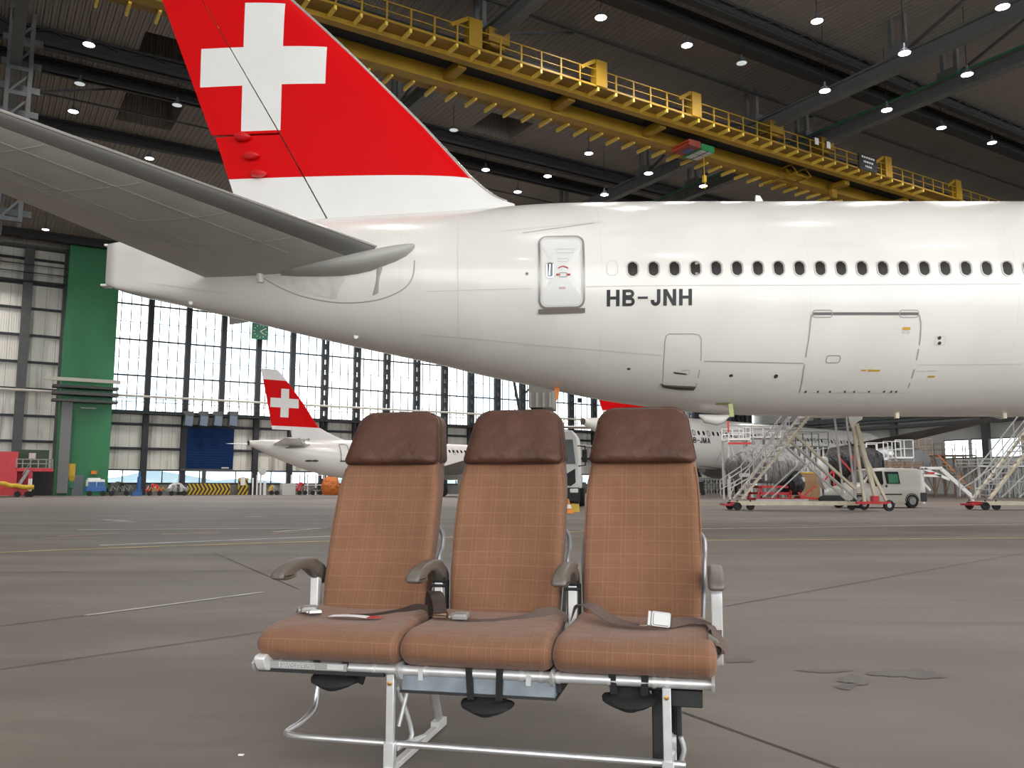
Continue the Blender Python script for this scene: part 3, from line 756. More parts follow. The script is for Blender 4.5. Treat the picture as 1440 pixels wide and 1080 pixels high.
for z, w in ((ata(1300, 598, A1)[1], .5), (ata(1300, 590, A1)[1], .35), (ata(1300, 583, A1)[1], .8)):
    q = MB(); q.b2((A1 - 1.0, BF, z - w / 2), (A1, B0, z + w / 2)); q.build('wall_beam', POST2, swo, smooth=False)
for b in range(-20, 115, 15):
    q = MB(); q.b2((A1 - .8, b - .5, 0), (A1, b + .5, ZC - 1)); q.build('column', POST2, swo, smooth=False)
q = MB(); q.b2((A0 - .3, BF, 0), (A0, B0 + .3, ZC)); wlf = st(hobj(q, 'wall_left', PANEL, smooth=False))
# ---- green pier
GP = mat('green_pier_paint', (.028, .200, .078), .5, noise=.22, nscale=.25, stretch=(1, 1, .3))
BP = B0 - 3.2
a0, _ = atb(77, 690, BP); a1, _ = atb(151, 690, BP); zt = atb(128, 348, BP)[1]
q = MB(); q.b2((a0, BP, 0), (a1, BP + 3.1, zt)); pier = st(hobj(q, 'wall_pier', GP, smooth=False))
q = MB(); x0, x1 = atb(82, 640, BP)[0], atb(97, 640, BP)[0]; q.b2((x0, BP - .8, .3), (x1, BP, atb(90, 565, BP)[1])); q.build('duct', mat('duct_grey', (.17, .18, .18), .55), pier, smooth=False)
z = atb(120, 560, BP)[1]; q = MB()
for dz_, hh in ((1.0, .3), (.2, .4), (-.6, .25)): q.b2((a0 - 1, BP - 1.8, z + dz_), (a1 + .4, BP - .1, z + dz_ + hh))
q.build('cable_tray', POST2, pier, smooth=False)
q = MB(); q.b2((a0 - 2, BP - 2.2, z + 1.7), (a1 + .5, BP - 1.8, z + 2.1)); q.build('pipe_cover', PIPE, pier, smooth=False)
for (x0, y0, x1, y1, mm, nm) in ((97, 652, 105, 672, 'yellow', 'notice_board'), (96, 675, 103, 686, 'greenp', 'wall_box'), (128, 662, 136, 667, 'orange', 'sign_plate'), (113, 573, 135, 575, 'lightgrey', 'tube_lamp'), (97, 670, 104, 677, 'yellow', 'first_aid_box'), (92, 671, 95, 676, 'white', 'wall_box')):
    p, q_ = atb(x0, y0, BP), atb(x1, y1, BP); q = MB(); q.b2((p[0], BP - .25, q_[1]), (q_[0], BP, p[1])); q.build(nm, M[mm], pier, smooth=False)
p, q_ = atb(102, 668, BP), atb(116, 696, BP); q = MB(); q.b2((p[0], BP - .12, 0), (q_[0], BP, p[1])); q.build('pier_door', mat('slate_door', (.13, .15, .17), .5), pier, smooth=False)
# dark plant above the pier
q = MB(); p = atb(112, 341, B0 - 1); q.b2((p[0], B0 - 2.5, p[1]), (p[0] + 4, B0 - 1, p[1] + 1.0)); trim(q, POST2, smooth=False)
# ---- blue roller door with chevron barrier
BD = B0 - .5
NAVY = mat('navy_roller_door', (.005, .026, .095), .7, spec=.15, noise=.08)
p, q_ = atb(256, 601, BD), atb(327, 661, BD); q = MB(); q.b2((p[0], BD - .1, q_[1]), (q_[0], BD + .05, p[1])); d1 = st(hobj(q, 'door_1', NAVY, smooth=False))
n = 16; q = MB()
for i in range(n): z = q_[1] + (p[1] - q_[1]) * (i + .5) / n; q.b2((p[0], BD - .15, z - .04), (q_[0], BD - .09, z + .04))
q.build('slat_ribs', NAVY, d1, smooth=False)
q = MB(); s_, e_ = atb(311, 657, BD), atb(321, 659, BD); q.b2((s_[0], BD - .2, e_[1]), (e_[0], BD - .14, s_[1])); q.build('maker_plate', M['lightgrey'], d1, smooth=False)
q = MB(); s_, e_ = atb(284, 662, BD), atb(288, 694, BD); q.b2((s_[0], BD - .3, 0), (e_[0], BD, s_[1])); q.b2((p[0], BD - .3, q_[1] - .15), (q_[0], BD, q_[1] + .1)); q.build('door_frame', POST2, d1, smooth=False)
def chev_mat(name, rep_, lo, flip=0):
    m = bpy.data.materials.new(name); g = NG(m); b = g.N['Principled BSDF']; c = g.coord('Generated')
    x = g.m('MULTIPLY', c[0], rep_); z = g.m('ABSOLUTE', g.m('SUBTRACT', c[2], .5))
    f = g.m('FRACT', g.m('ADD', x, g.m('MULTIPLY', z, lo)))
    g.L.new(g.mix(g.m('LESS_THAN', f, .5), (.02, .018, .014), (.55, .36, .03)), b.inputs['Base Color']); b.inputs['Roughness'].default_value = .6; return m
p, q_ = atb(263, 680, BD - 1), atb(323, 695, BD - 1); br = MB(); br.b2((p[0], BD - 1.2, .05), (q_[0], BD - 1, p[1]))
tag(hobj(br, 'chevron_barrier', chev_mat('yellow_black_chevrons', 11, 1.7), smooth=False), 'long yellow and black chevron barrier under the navy roller door', 'barrier')
p, q_ = atb(335, 672, BD - .5), atb(348, 695, BD - .5); br = MB(); br.b2((p[0], BD - .7, .0), (q_[0], BD - .5, p[1]))
d2 = st(hobj(br, 'door_2', chev_mat('yellow_black_chevron_door', 2.5, 2.5), smooth=False)); w_ = atb(339, 676, BD); q = MB(); q.b2((w_[0] - .25, BD - .8, w_[1] - .6), (w_[0] + .35, BD - .7, w_[1] + .5)); q.build('pane', M['white'], d2, smooth=False)
# heaters over the blue door: four identical
for i, x in enumerate((265, 286, 306, 327)):
    p = atb(x, 593, B0 - 2); h_ = hroot('unit_heater', p[0], B0 - 2, p[1], label=('grey-blue unit heater over the navy door, nearest the green pier', 'grey-blue unit heater over the navy door, second from the green pier', 'grey-blue unit heater over the navy door, third from the green pier', 'grey-blue unit heater over the navy door, farthest right of the four')[i], cat='heater', group='unit heaters over the navy door')
    q = MB(); q.prism([(-.8, .7), (.8, .6), (.6, -.6), (-1.0, -.5)], lambda u, v, t: (u * .58, t, v), -.7, .5); q.build('housing', mat('heater_blue', (.13, .17, .23), .5), h_, smooth=False)
    q = MB(); q.b2((-.5, -.5, .6), (.5, .8, 1.3)); q.build('duct', POST2, h_, smooth=False)
# clock on the window wall
p = atb(366, 466, B0 - 2); ck = hroot('wall_clock', p[0], B0 - 2, p[1], label='square dark green wall clock with pale hands on a mullion of the glass wall', cat='clock')
s = 1.08; q = MB(); q.b2((-s, 0, -s), (s, .25, s)); q.build('clock_face', mat('clock_green', (.012, .16, .085), .5), ck, smooth=False)
q = MB()
for i in range(12):
    t = 2 * pi * i / 12; q.bar((.72 * sin(t), -.03, .72 * cos(t)), (.90 * sin(t), -.03, .90 * cos(t)), .07, .04, up=(0, 1, 0))
q.build('hour_marks', M['white'], ck, smooth=False)
for nm, l, t in (('minute_hand', .88, R(58)), ('hour_hand', .6, R(128))):
    q = MB(); q.bar((0, -.06, 0), (l * sin(t), -.06, l * cos(t)), .09, .04, up=(0, 1, 0)); q.build(nm, M['white'], ck, smooth=False)
# black box hung at the top of the windows + small notice with unreadable figures
p = atb(815, 563, B0 - 1); q = MB(); q.b2((p[0] - .45, B0 - 1.1, p[1] - .38), (p[0] + .45, B0 - 1, p[1] + .38)); tag(hobj(q, 'notice_board', POST, smooth=False), 'small dark panel hung in the glass wall below the airliner belly', 'sign')
# ---- far scenery outside the windows
q = MB(); pts = []
random.seed(3)
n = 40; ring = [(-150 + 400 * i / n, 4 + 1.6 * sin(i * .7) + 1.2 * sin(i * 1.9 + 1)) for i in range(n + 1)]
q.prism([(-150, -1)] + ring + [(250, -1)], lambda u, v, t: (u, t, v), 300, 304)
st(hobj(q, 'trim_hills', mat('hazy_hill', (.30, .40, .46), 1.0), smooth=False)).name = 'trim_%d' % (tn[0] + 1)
# ================================================================ aircraft
def interp(tab, x):
    if x <= tab[0][0]: return tab[0][1:]
    if x >= tab[-1][0]: return tab[-1][1:]
    for i in range(len(tab) - 1):
        if tab[i][0] <= x <= tab[i + 1][0]:
            a, b = tab[i], tab[i + 1]; t = (x - a[0]) / (b[0] - a[0])
            p = tab[max(0, i - 1)]; n = tab[min(len(tab) - 1, i + 2)]; out = []
            for k in range(1, len(a)):
                h = b[0] - a[0]; d = (b[k] - a[k]) / h
                da = (a[k] - p[k]) / (a[0] - p[0]) if i > 0 else d
                db = (n[k] - b[k]) / (n[0] - b[0]) if i < len(tab) - 2 else d
                def lim(s0, s1): return 0 if s0 * s1 <= 0 else 2 * s0 * s1 / (s0 + s1)
                ma = lim(da, d) if i > 0 else d; mb_ = lim(d, db) if i < len(tab) - 2 else d
                t2, t3 = t * t, t ** 3
                out.append((2 * t3 - 3 * t2 + 1) * a[k] + (t3 - 2 * t2 + t) * h * ma + (-2 * t3 + 3 * t2) * b[k] + (t3 - t2) * h * mb_)
            return tuple(out)
class Fus:
    """x from tail to nose, table rows (x, zc, b, w)"""
    def __init__(s, tab, org, rz): s.tab = tab; s.o = V(org); s.rz = rz; s.M = Matrix.Rotation(rz, 3, 'Z'); s.Mi = s.M.inverted()
    box = None
    def ex(s, x): return 2.0 if s.box is None else 2 + 7 * max(0, min(1, (s.box - x) / 3.0)) ** 2
    def mesh(s, xs, n=64):
        rings = []
        for x in xs:
            zc, b, w = interp(s.tab, x); e = 2 / s.ex(x); sg = lambda v: (1 if v >= 0 else -1) * abs(v) ** e
            rings.append([(x, w * sg(sin(2 * pi * k / n)), zc + b * sg(cos(2 * pi * k / n))) for k in range(n)])
        return MB().loft(rings)
    def y(s, x, z, off=0):
        zc, b, w = interp(s.tab, x); t = max(-.999, min(.999, (z - zc) / b)); n = s.ex(x); return -(w * (1 - abs(t) ** n) ** (1 / n)) - off
    def skin(s, x, z, off=0):
        zc, b, w = interp(s.tab, x); t = max(-.999, min(.999, (z - zc) / b)); n_ = s.ex(x); c = (1 - abs(t) ** n_) ** (1 / n_)
        n = V((0, -c ** (n_ - 1) / w, (1 if t > 0 else -1) * abs(t) ** (n_ - 1) / b)).normalized(); return V((x, -w * c, z)) + n * off
    def pick(s, px, py):
        """local (x,z) where the sight line meets the near skin"""
        d = s.Mi @ ray(px, py); c = s.Mi @ (C0 - s.o); y = -s.tab[-1][3] if len(s.tab) else -2
        y = -2.5
        for _ in range(40):
            t = (y - c.y) / d.y; p = c + d * t; yn = s.y(p.x, p.z); y = y * .5 + yn * .5
        return p.x, p.z
    def strip(s, pts, w, off=.012, closed=False):
        """flat ribbon of width w following local (x,z) points on the skin"""
        P = []
        m = len(pts)
        for i in range(m if closed else m - 1):
            a, b = pts[i], pts[(i + 1) % m]; k = max(1, int(math.dist(a, b) / .25))
            for j in range(k): P.append((a[0] + (b[0] - a[0]) * j / k, a[1] + (b[1] - a[1]) * j / k))
        if not closed: P.append(pts[-1])
        vs = []; m = len(P)
        for i, (x, z) in enumerate(P):
            a = P[i - 1] if (i > 0 or closed) else P[i]; b = P[(i + 1) % m] if (i < m - 1 or closed) else P[i]
            d = V((b[0] - a[0], b[1] - a[1])); d = d.normalized() if d.length > 0 else V((1, 0)); nx, nz = -d.y * w / 2, d.x * w / 2
            vs += [s.skin(x + nx, z + nz, off), s.skin(x - nx, z - nz, off)]
        fs = [(2 * i, 2 * ((i + 1) % m), 2 * ((i + 1) % m) + 1, 2 * i + 1) for i in range(m if closed else m - 1)]
        return MB().add(vs, fs)
    def patch(s, poly, off=.01, n=1, thick=0):
        cx = sum(p[0] for p in poly) / len(poly); cz = sum(p[1] for p in poly) / len(poly); rings = []
        for k in range(6, -1, -1):
            t = max(.02, k / 6); rings.append([s.skin(cx + (x - cx) * t, cz + (z - cz) * t, off) for x, z in poly])
        if thick: rings = [[s.skin(x, z, off - thick) for x, z in poly]] + rings
        return MB().loft(rings, cap=False).add([s.skin(cx, cz, off)], [])
    def text(s, txt, size, x, z, bold=0, off=.012, spacing=1.0, slant=0):
        vs, fs = text_mesh(txt, size, bold, spacing=spacing)
        return MB().add([s.skin(x + v[0] + slant * v[1], z + v[1], off) for v in vs], fs)
def naca(c): return 5 * (.2969 * sqrt(c) - .1260 * c - .3516 * c * c + .2843 * c ** 3 - .1015 * c ** 4)
def foil(secs, tmax, c0=0, c1=1, n=12, axis='Y', close=True):
    """secs: list of (LE vec, TE vec, thickness ratio scale). c0..c1 chord fraction covered (may be per-section tuples)"""
    rings = []
    for sct in secs:
        le, te, tr = V(sct[0]), V(sct[1]), sct[2]; a = sct[3] if len(sct) > 3 else c0; b = sct[4] if len(sct) > 4 else c1
        chord = (te - le).length; nrm = V((0, 1, 0)) if axis == 'Y' else V((0, 0, 1)); up = []; dn = []
        for k in range(n + 1):
            c = a + (b - a) * (1 - cos(pi * k / n)) / 2 if a == 0 else a + (b - a) * k / n
            t = tr * tmax * naca(c) * chord; p = le + (te - le) * c; up.append(p + nrm * t); dn.append(p - nrm * t)
        rings.append(up + dn[::-1])
    return MB().loft(rings)
def livery(name, zred, slope, cx, cz, hw, hh, aw, ah, top=None, shear=0):
    """white tail root, red above it with a white upright cross ; object x,z coordinates"""
    m = bpy.data.materials.new(name); g = NG(m); b = g.N['Principled BSDF']; c = g.coord(); x, z = c[0], c[2]
    zl = g.m('SUBTRACT', g.m('SUBTRACT', z, zred), g.m('MULTIPLY', g.m('SUBTRACT', x, cx), slope))
    red = g.m('GREATER_THAN', zl, 0)
    if top: red = g.m('MULTIPLY', red, g.m('LESS_THAN', z, top))
    dx = g.m('ABSOLUTE', g.m('SUBTRACT', g.m('SUBTRACT', x, cx), g.m('MULTIPLY', g.m('SUBTRACT', z, cz), shear))); dz = g.m('ABSOLUTE', g.m('SUBTRACT', z, cz))
    b1 = g.m('MULTIPLY', g.m('LESS_THAN', dx, aw), g.m('LESS_THAN', dz, hh)); b2 = g.m('MULTIPLY', g.m('LESS_THAN', dx, hw), g.m('LESS_THAN', dz, ah))
    cross = g.m('MAXIMUM', b1, b2); n = g.noise(1.2, 4)
    redc = g.mix(g.m('MULTIPLY', n, .35), (.64, .0, .002), (.55, .0, .001)); wh = g.mix(n, (.80, .79, .77), (.72, .71, .69))
    col = g.mix(g.m('MULTIPLY', red, g.m('SUBTRACT', 1, cross)), wh, redc)
    g.L.new(col, b.inputs['Base Color']); b.inputs['Roughness'].default_value = .55; b.inputs['Specular IOR Level'].default_value = .12; return m
def hull_mat():
    m = bpy.data.materials.new('white_airliner_skin'); g = NG(m); b = g.N['Principled BSDF']; c = g.coord()
    n = g.noise(.5, 5, (1, 1, .5)); n2 = g.noise(1.6, 4, (.35, 1, 1.6))
    col = g.mix(g.smooth(n, .35, .7), (.82, .795, .75), (.76, .735, .69)); col = g.mix(g.m('MULTIPLY', g.smooth(n2, .5, .8), .25), col, (.62, .59, .54))
    f = g.m('FRACT', g.m('MULTIPLY', g.m('ADD', c[0], 3), 1 / 5.3)); seam = g.m('LESS_THAN', f, .0035); col = g.mix(g.m('MULTIPLY', seam, .12), col, (.35, .34, .32))
    g.L.new(col, b.inputs['Base Color']); b.inputs['Roughness'].default_value = .26; b.inputs['Specular IOR Level'].default_value = .5
    b.inputs['Coat Weight'].default_value = .35; b.inputs['Coat Roughness'].default_value = .10
    return m
HULL = hull_mat()
SEAM = mat('grey_seam', (.36, .35, .33), .5); SEAMD = mat('dark_gap', (.13, .125, .12), .5); SEAML = mat('faint_seam', (.62, .60, .57), .4)
GREYU = mat('grey_tailplane_paint', (.50, .495, .455), .42, noise=.10, nscale=.7); GREYLE = mat('bare_grey_leading_edge', (.20, .195, .18), .38, .3)
INK = mat('black_lettering', (.012, .012, .016), .4)
# ---------------- the big twin: local frame = world shifted by (0,YC,0)
Rf = 3.1; et, eb = elev(283), elev(586); half = (et - eb) / 2; dist = Rf / sin(half); YC = dist * cos((et + eb) / 2); ZF = CAMH + dist * sin((et + eb) / 2)
topc = [(155, 345), (250, 332), (330, 320), (400, 312), (480, 306), (560, 301), (650, 296), (727, 289), (800, 285), (960, 283), (2000, 283)]
botc = [(155, 403), (165, 407), (207, 418), (250, 428), (307, 442), (353, 453), (413, 468), (473, 482), (540, 497), (600, 509), (664, 525), (716, 536), (768, 547), (841, 562), (900, 571), (977, 580), (1077, 585), (1180, 586), (2000, 586)]
wid = [(155, .24), (250, .80), (400, 1.50), (540, 2.12), (650, 2.55), (770, 2.88), (900, 3.04), (1000, 3.1), (2000, 3.1)]
tab = []
for px in (155, 165, 200, 250, 300, 350, 400, 450, 500, 560, 620, 680, 730, 780, 840, 900, 960, 1020, 1080, 1180):
    yt, = interp(topc, px); yb, = interp(botc, px); w, = interp(wid, px); tt, tb = tan(elev(yt)), tan(elev(yb))
    lo, hi = .05, 4
    for _ in range(60):
        b = (lo + hi) / 2
        if sqrt(w * w * tt * tt + b * b) + sqrt(w * w * tb * tb + b * b) > YC * (tt - tb): hi = b
        else: lo = b
    zc = YC * tt - sqrt(w * w * tt * tt + b * b) + CAMH
    p = at(px, (yt + yb) / 2, YC - .0)
    tab.append((p.x, zc, b, w))
tab[-1] = (tab[-1][0], ZF, Rf, Rf); XT = tab[0][0]
tab += [(20, ZF, Rf, Rf), (46, ZF, Rf, Rf), (50, ZF - .15, 2.85, 2.8), (54, ZF - .6, 2.0, 1.9), (57, ZF - 1.1, .6, .5)]
big = Fus(tab, (0, YC, 0), 0); big.box = XT + 3.2
print('777 YC', YC, 'ZF', ZF, [tuple(round(v, 2) for v in t) for t in tab[:8]])
T = root('passenger_jet', (0, YC, 0), 0, 'huge white airliner HB-JNH side-on behind the seats, red tail overhead', 'airliner')
xs = [XT + k * .35 for k in range(int((12 - XT) / .35))] + [12 + k * 2 for k in range(18)] + [48, 49, 50, 51, 52, 53, 54, 55, 56, 57]
fus = big.mesh(xs, 96).build('fuselage', HULL, T, angle=80)
mb = MB()   # square-cut tail cone lips
zc, b, w = interp(tab, XT)
mb.box((XT - .06, 0, zc + b - .03), (.16, .34, .07)); mb.box((XT - .08, 0, zc - b + .01), (.20, .34, .07)); mb.build('tail_cone_lip', M['white_paint'], T, bevel=.02)
# seams as separate painted lines on the fuselage
for pts, wd, m_ in ((((600, 410), (750, 406)), .02, SEAML), (((825, 403), (1130, 401), (1436, 399)), .02, SEAML), (((590, 470), (760, 486), (930, 500)), .02, SEAML), (((990, 508), (1130, 511)), .022, SEAM), (((1290, 513), (1438, 512)), .018, SEAML),
                    (((646, 302), (644, 400), (646, 500)), .02, SEAML), (((735, 328), (835, 314)), .02, SEAM), (((700, 326), (850, 312)), .015, SEAML), (((210, 398), (318, 412), (320, 440)), .015, SEAML), (((220, 400), (320, 414)), .012, SEAML), (((383, 440), (367, 395)), .015, SEAML)):
    big.strip([big.pick(*p) for p in pts], wd, .006).build('panel_seam', m_, fus, smooth=False)
# sealed cut-out around the tailplane root
pts = [big.pick(*p) for p in catmull([(365, 388), (395, 405), (430, 418), (480, 426), (530, 422), (565, 408), (580, 390), (583, 366)], 4)]
big.strip(pts, .03, .006).build('tailplane_seal', SEAM, fus, smooth=False)
pl = [big.pick(*p) for p in catmull([(372, 388), (400, 402), (440, 414), (472, 420), (474, 414), (480, 400), (482, 390), (430, 388)], 3, True)]
big.patch(pl, .012).build('fairing_patch', mat('fairing_off_white', (.68, .655, .60), .45, noise=.12), fus, smooth=True)  # slightly darker patch below the tailplane root
pl = [big.pick(*p) for p in ((530, 378), (538, 376), (532, 412), (524, 416))]
big.patch(pl, .012).build('static_plate', SEAM, fus)
q = MB(); p = big.skin(*big.pick(367, 396), .06); q.tube([p, p + V((0, -.1, .35)), p + V((.05, -.1, .5))], .10, 8); q.build('hinge_post', M['white_paint'], T)
# passenger door
d0, d1 = big.pick(758, 334), big.pick(821, 432); dx0, dx1, dz1, dz0 = d0[0], d1[0], d0[1], d1[1]
rr = rrect(dx0, dx1, dz0, dz1, .20, 6)
door = big.patch(rr, .022, thick=.02).build('door', mat('door_white', (.74, .74, .725), .33), T); tag(door, 'rear cabin door with rounded corners and dark handle')
big.strip(rr, .055, .028, True).build('door_frame', mat('door_frame_grey', (.30, .295, .28), .35, .6), door)
rr2 = rrect(dx0 + .06, dx1 - .06, dz0 + .06, dz1 - .06, .15, 6); big.strip(rr2, .014, .030, True).build('door_seal', SEAML, door)
s0 = big.pick(756, 435); big.strip([(dx0 - .03, dz0 - .07), (dx1 + .03, dz0 - .07)], .11, .05).build('door_sill', mat('sill_brown_grey', (.17, .145, .12), .5), door)
h0, h1 = big.pick(769, 370), big.pick(778, 390)
big.patch(rrect(h0[0], h1[0], h1[1], h0[1], .05), .034).build('door_handle', mat('handle_dark', (.10, .11, .13), .25, .7), door)
big.strip(rrect(h0[0], h1[0], h1[1], h0[1], .05), .025, .04, True).build('handle_rim', M['chrome'], door)
big.strip([((h0[0] + h1[0]) / 2, h0[1] - .04), ((h0[0] + h1[0]) / 2 - .02, h1[1] + .05)], .03, .042).build('handle_lever', M['chrome'], door)
REDI = mat('faded_red_ink', (.45, .05, .05), .5); PINK = mat('pale_red_ink', (.62, .40, .37), .5)
def pkrect(x0, y0, x1, y1, r=.02):
    a = big.pick(x0, y0); b = big.pick(x1, y1); return rrect(a[0], b[0], b[1], a[1], min(r, abs(b[0] - a[0]) / 3, abs(a[1] - b[1]) / 3), 2)
big.strip(pkrect(782, 351, 806, 356), .012, .032, True).build('stencil_box', SEAML, door); big.strip(pkrect(784, 364, 799, 368), .012, .032, True).build('stencil_box', SEAML, door)
big.strip([big.pick(*p) for p in catmull([(785, 377.5), (789, 375.5), (793, 375), (799, 377.5)], 4)], .03, .032).build('red_arc', REDI, door)
big.patch(pkrect(782, 385, 788, 388), .032).build('red_mark', REDI, door); big.patch(pkrect(796, 385, 802, 388), .032).build('red_mark', REDI, door)
big.strip(pkrect(786, 384, 797, 389.5), .02, .033, True).build('vent_flap', SEAM, door)
big.strip([big.pick(786, 405), big.pick(795, 405)], .05, .032).build('stencil', PINK, door)
# little ports
DARK = mat('port_dark', (.06, .05, .045), .5)
def port(px, py, r, m_=DARK, nm='port', sq=1):
    x, z = big.pick(px, py); big.patch([(x + r * cos(t), z + r * sq * sin(t)) for t in [2 * pi * k / 14 for k in range(14)]], .010).build(nm, m_, T)
port(741, 385, .045, SEAM, 'static_port'); port(741, 385, .02, DARK, 'static_port'); port(884, 518.5, .05, DARK, 'static_port', .5); port(1028, 528, .05, DARK, 'static_port', .7); port(1091, 529, .055, DARK, 'static_port', .9)
port(501, 473, .05, SEAML, 'drain_cap'); 
q = MB(); p = big.skin(*big.pick(408, 427), 0); 
for px, py in ((269, 427 - 1.5), (501, 473)):
    p = big.skin(*big.pick(px, py), .02); q = MB(); q.lathe([(0, -.05), (.06, -.04), (.065, .02), (.03, .06), (0, .06)], p, 12, axis='Y'); q.build('drain_stub', M['white_paint'], T)
# plugged window outline + cabin windows
x, z = big.pick(861, 377); big.strip(rrect(x - .14, x + .14, z - .20, z + .20, .13, 5), .015, .008, True).build('blank_window', SEAML, T)
zw = big.pick(1150, 377.5)[1]; x0 = big.pick(890, 377)[0]; x1 = big.pick(1417, 377)[0]; wp = (x1 - x0) / 18
PANE = mat('cabin_window_pane', (.016, .012, .010), .25, spec=.25); WRIM = mat('window_rim', (.40, .385, .36), .3, .5); SHADE = mat('window_reveal', (.34, .31, .27), .6)
random.seed(11)
def win(x, k):
    o = big.patch(rrect(x - .135, x + .135, zw - .19, zw + .19, .125, 5), .008).build('cabin_window', PANE, T)
    big.strip(rrect(x - .145, x + .145, zw - .20, zw + .20, .135, 5), .030, .014, True).build('window_frame', WRIM, o)
    # pale reveal seen on the right inside edge, and a blind in some
    pr = rrect(x - .13, x + .13, zw - .185, zw + .185, .12, 5); s_ = [p for p in pr if p[0] > x + .02]
    s_.sort(key=lambda p: -p[1]); big.strip(s_, .035, .011).build('reveal', SHADE, o)
    if k in (3,): big.strip([(x + .02, zw - .17), (x + .03, zw + .17)], .07, .011).build('blind', SHADE, o)
for k in range(26): win(x0 + k * wp, k)
# registration
ax, az = big.pick(853, 431); bx_, bz = big.pick(973, 431)
tm = strokes('HB-JNH', .205); wtx = tm[2]; htx = 1.0
hgt = big.pick(900, 407)[1] - az
sz = hgt / htx; sx_ = (bx_ - ax) / (wtx * sz); mn = 0
MB().add([big.skin(ax + (v[0] - mn) * sz * sx_, az + v[1] * sz, .010) for v in tm[0]], tm[1]).build('registration_lettering', INK, T, smooth=False, fix=False)
# cargo door
pts = [(1124, 552), (1130, 520), (1134, 495), (1138, 470), (1140, 450), (1141, 444), (1146, 440), (1180, 440), (1240, 440), (1288, 440), (1293, 444), (1295, 455), (1294, 475), (1290, 500), (1284, 525), (1277, 545)]
cp = [big.pick(*p) for p in pts]; cd_ = big.strip(cp, .035, .008).build('cargo_door', SEAM, T); tag(cd_, 'outline of the large cargo door')
big.strip([big.pick(1143, 441), big.pick(1292, 441)], .06, .02).build('hinge_line', SEAMD, cd_); big.strip([big.pick(1124, 552), big.pick(1276, 552)], .015, .008).build('lower_seam', SEAML, cd_)
for x_ in (1133, 1150, 1167, 1188, 1201, 1222, 1243, 1253, 1260):
    x, z = big.pick(x_, 550.5); big.patch([(x + .028 * cos(t), z + .028 * sin(t)) for t in [2 * pi * k / 8 for k in range(8)]], .012).build('latch_hole', DARK, cd_)
big.strip(pkrect(1163, 500, 1180, 510, .05), .025, .010, True).build('access_panel', SEAM, cd_); big.strip(pkrect(1143, 436, 1170, 446, .08), .02, .022, True).build('hinge_fairing', SEAM, cd_); big.strip(pkrect(1265, 436, 1291, 446, .08), .02, .022, True).build('hinge_fairing', SEAM, cd_)
PLY = mat('orange_placard', (.62, .36, .04), .5)
for r_ in ((1269, 460, 1280, 464),): big.patch(pkrect(*r_), .012).build('orange_placard', PLY, cd_)
for r_ in ((1269, 465, 1272, 469), (1276, 465, 1279, 469)): big.patch(pkrect(*r_), .012).build('stencil_text', SEAML, cd_)
for r_ in ((1211, 519.5, 1218, 521.5), (1221, 519, 1225, 522.5), (1226, 519.5, 1237, 522)): big.patch(pkrect(*r_), .012).build('orange_placard', PLY, cd_)
big.patch(pkrect(1305, 528, 1314, 530.5), .012).build('orange_placard', PLY, T)
for r_ in ((1316, 473, 1328, 485),): big.strip(pkrect(*r_), .012, .010, True).build('stencil_box', SEAML, T)
for x_, y_ in ((1321, 475), (1321, 482.5)): port(x_, y_, .045, DARK, 'service_port')
for r_ in ((1304, 520.5, 1318, 522), (1291, 521, 1299, 522)): big.patch(pkrect(*r_), .012).build('stencil_text', SEAML, T)
# service hatch under the registration
pts = [(931, 543), (933, 510), (935, 480), (937, 472), (941, 469.5), (975, 469.5), (983, 471), (986, 476), (986, 500), (983, 525), (978, 545)]
ht = big.strip([big.pick(*p) for p in pts], .022, .008).build('service_hatch', SEAM, T)
big.patch([big.pick(*p) for p in ((929, 539), (935, 541.5), (970, 543), (978, 543.5), (975, 547), (950, 546), (932, 543))], .05, thick=.06).build('hatch_lip', DARK, ht)
big.patch([big.pick(*p) for p in ((947, 522.5), (966, 525), (965, 527), (948, 525))], .014).build('hatch_handle', DARK, ht); big.strip([big.pick(*p) for p in ((958, 521), (969, 520), (970, 525), (966, 527))], .012, .010).build('latch_outline', SEAM, ht)
# open flap near the keel and belly fairing
x, z = big.pick(1017, 568); q = big.patch(pkrect(1007, 566, 1025, 568.5, .03), .014).build('flap_opening', M['olive'], T)
p0 = big.skin(*big.pick(1027, 567), .02); p1 = p0 + V((.02, -.04, -.36)); q = MB(); q.bar(p0, p1, .12, .03, up=(0, 1, 0)); q.build('open_flap', M['olive'], T)
zk = ZF - Rf; q = MB(); q.loft([[(x_, -.3 + w_ * cos(t), zk + .03 - d_ + d_ * sin(t)) for t in [2 * pi * k / 12 for k in range(12)]] for x_, w_, d_ in ((5.3, .05, .03), (5.45, .16, .12), (5.8, .2, .16), (6.0, .15, .12), (6.15, .05, .04))]); q.build('belly_fairing', HULL, T)
for px_ in (1205 + 45, 1398): q = MB(); x_ = at(px_, 586, YC).x; q.tube([(x_, -.5, zk + .1), (x_, -.5, zk - .10)], .07, 8); q.build('drain_mast', M['cream'], T)
# antennas
q = MB(); x_ = at(1068, 283, YC).x; zt = ZF + Rf; q.prism([(-.18, -.1), (.28, -.1), (.02, .34), (-.12, .36)], lambda u, v, t: (x_ + u * .9, t, zt + v), -.03, .03); q.build('blade_antenna', M['white_paint'], T, bevel=.01)
q = MB(); x_ = at(970, 283, YC).x; q.loft([[(x_ + a, w_ * cos(t), zt - .03 + h_ * max(0, sin(t))) for t in [2 * pi * k / 12 for k in range(12)]] for a, w_, h_ in ((-.25, .02, .01), (-.1, .1, .12), (.1, .1, .12), (.25, .02, .01))]); q.build('low_antenna', M['white_paint'], T)
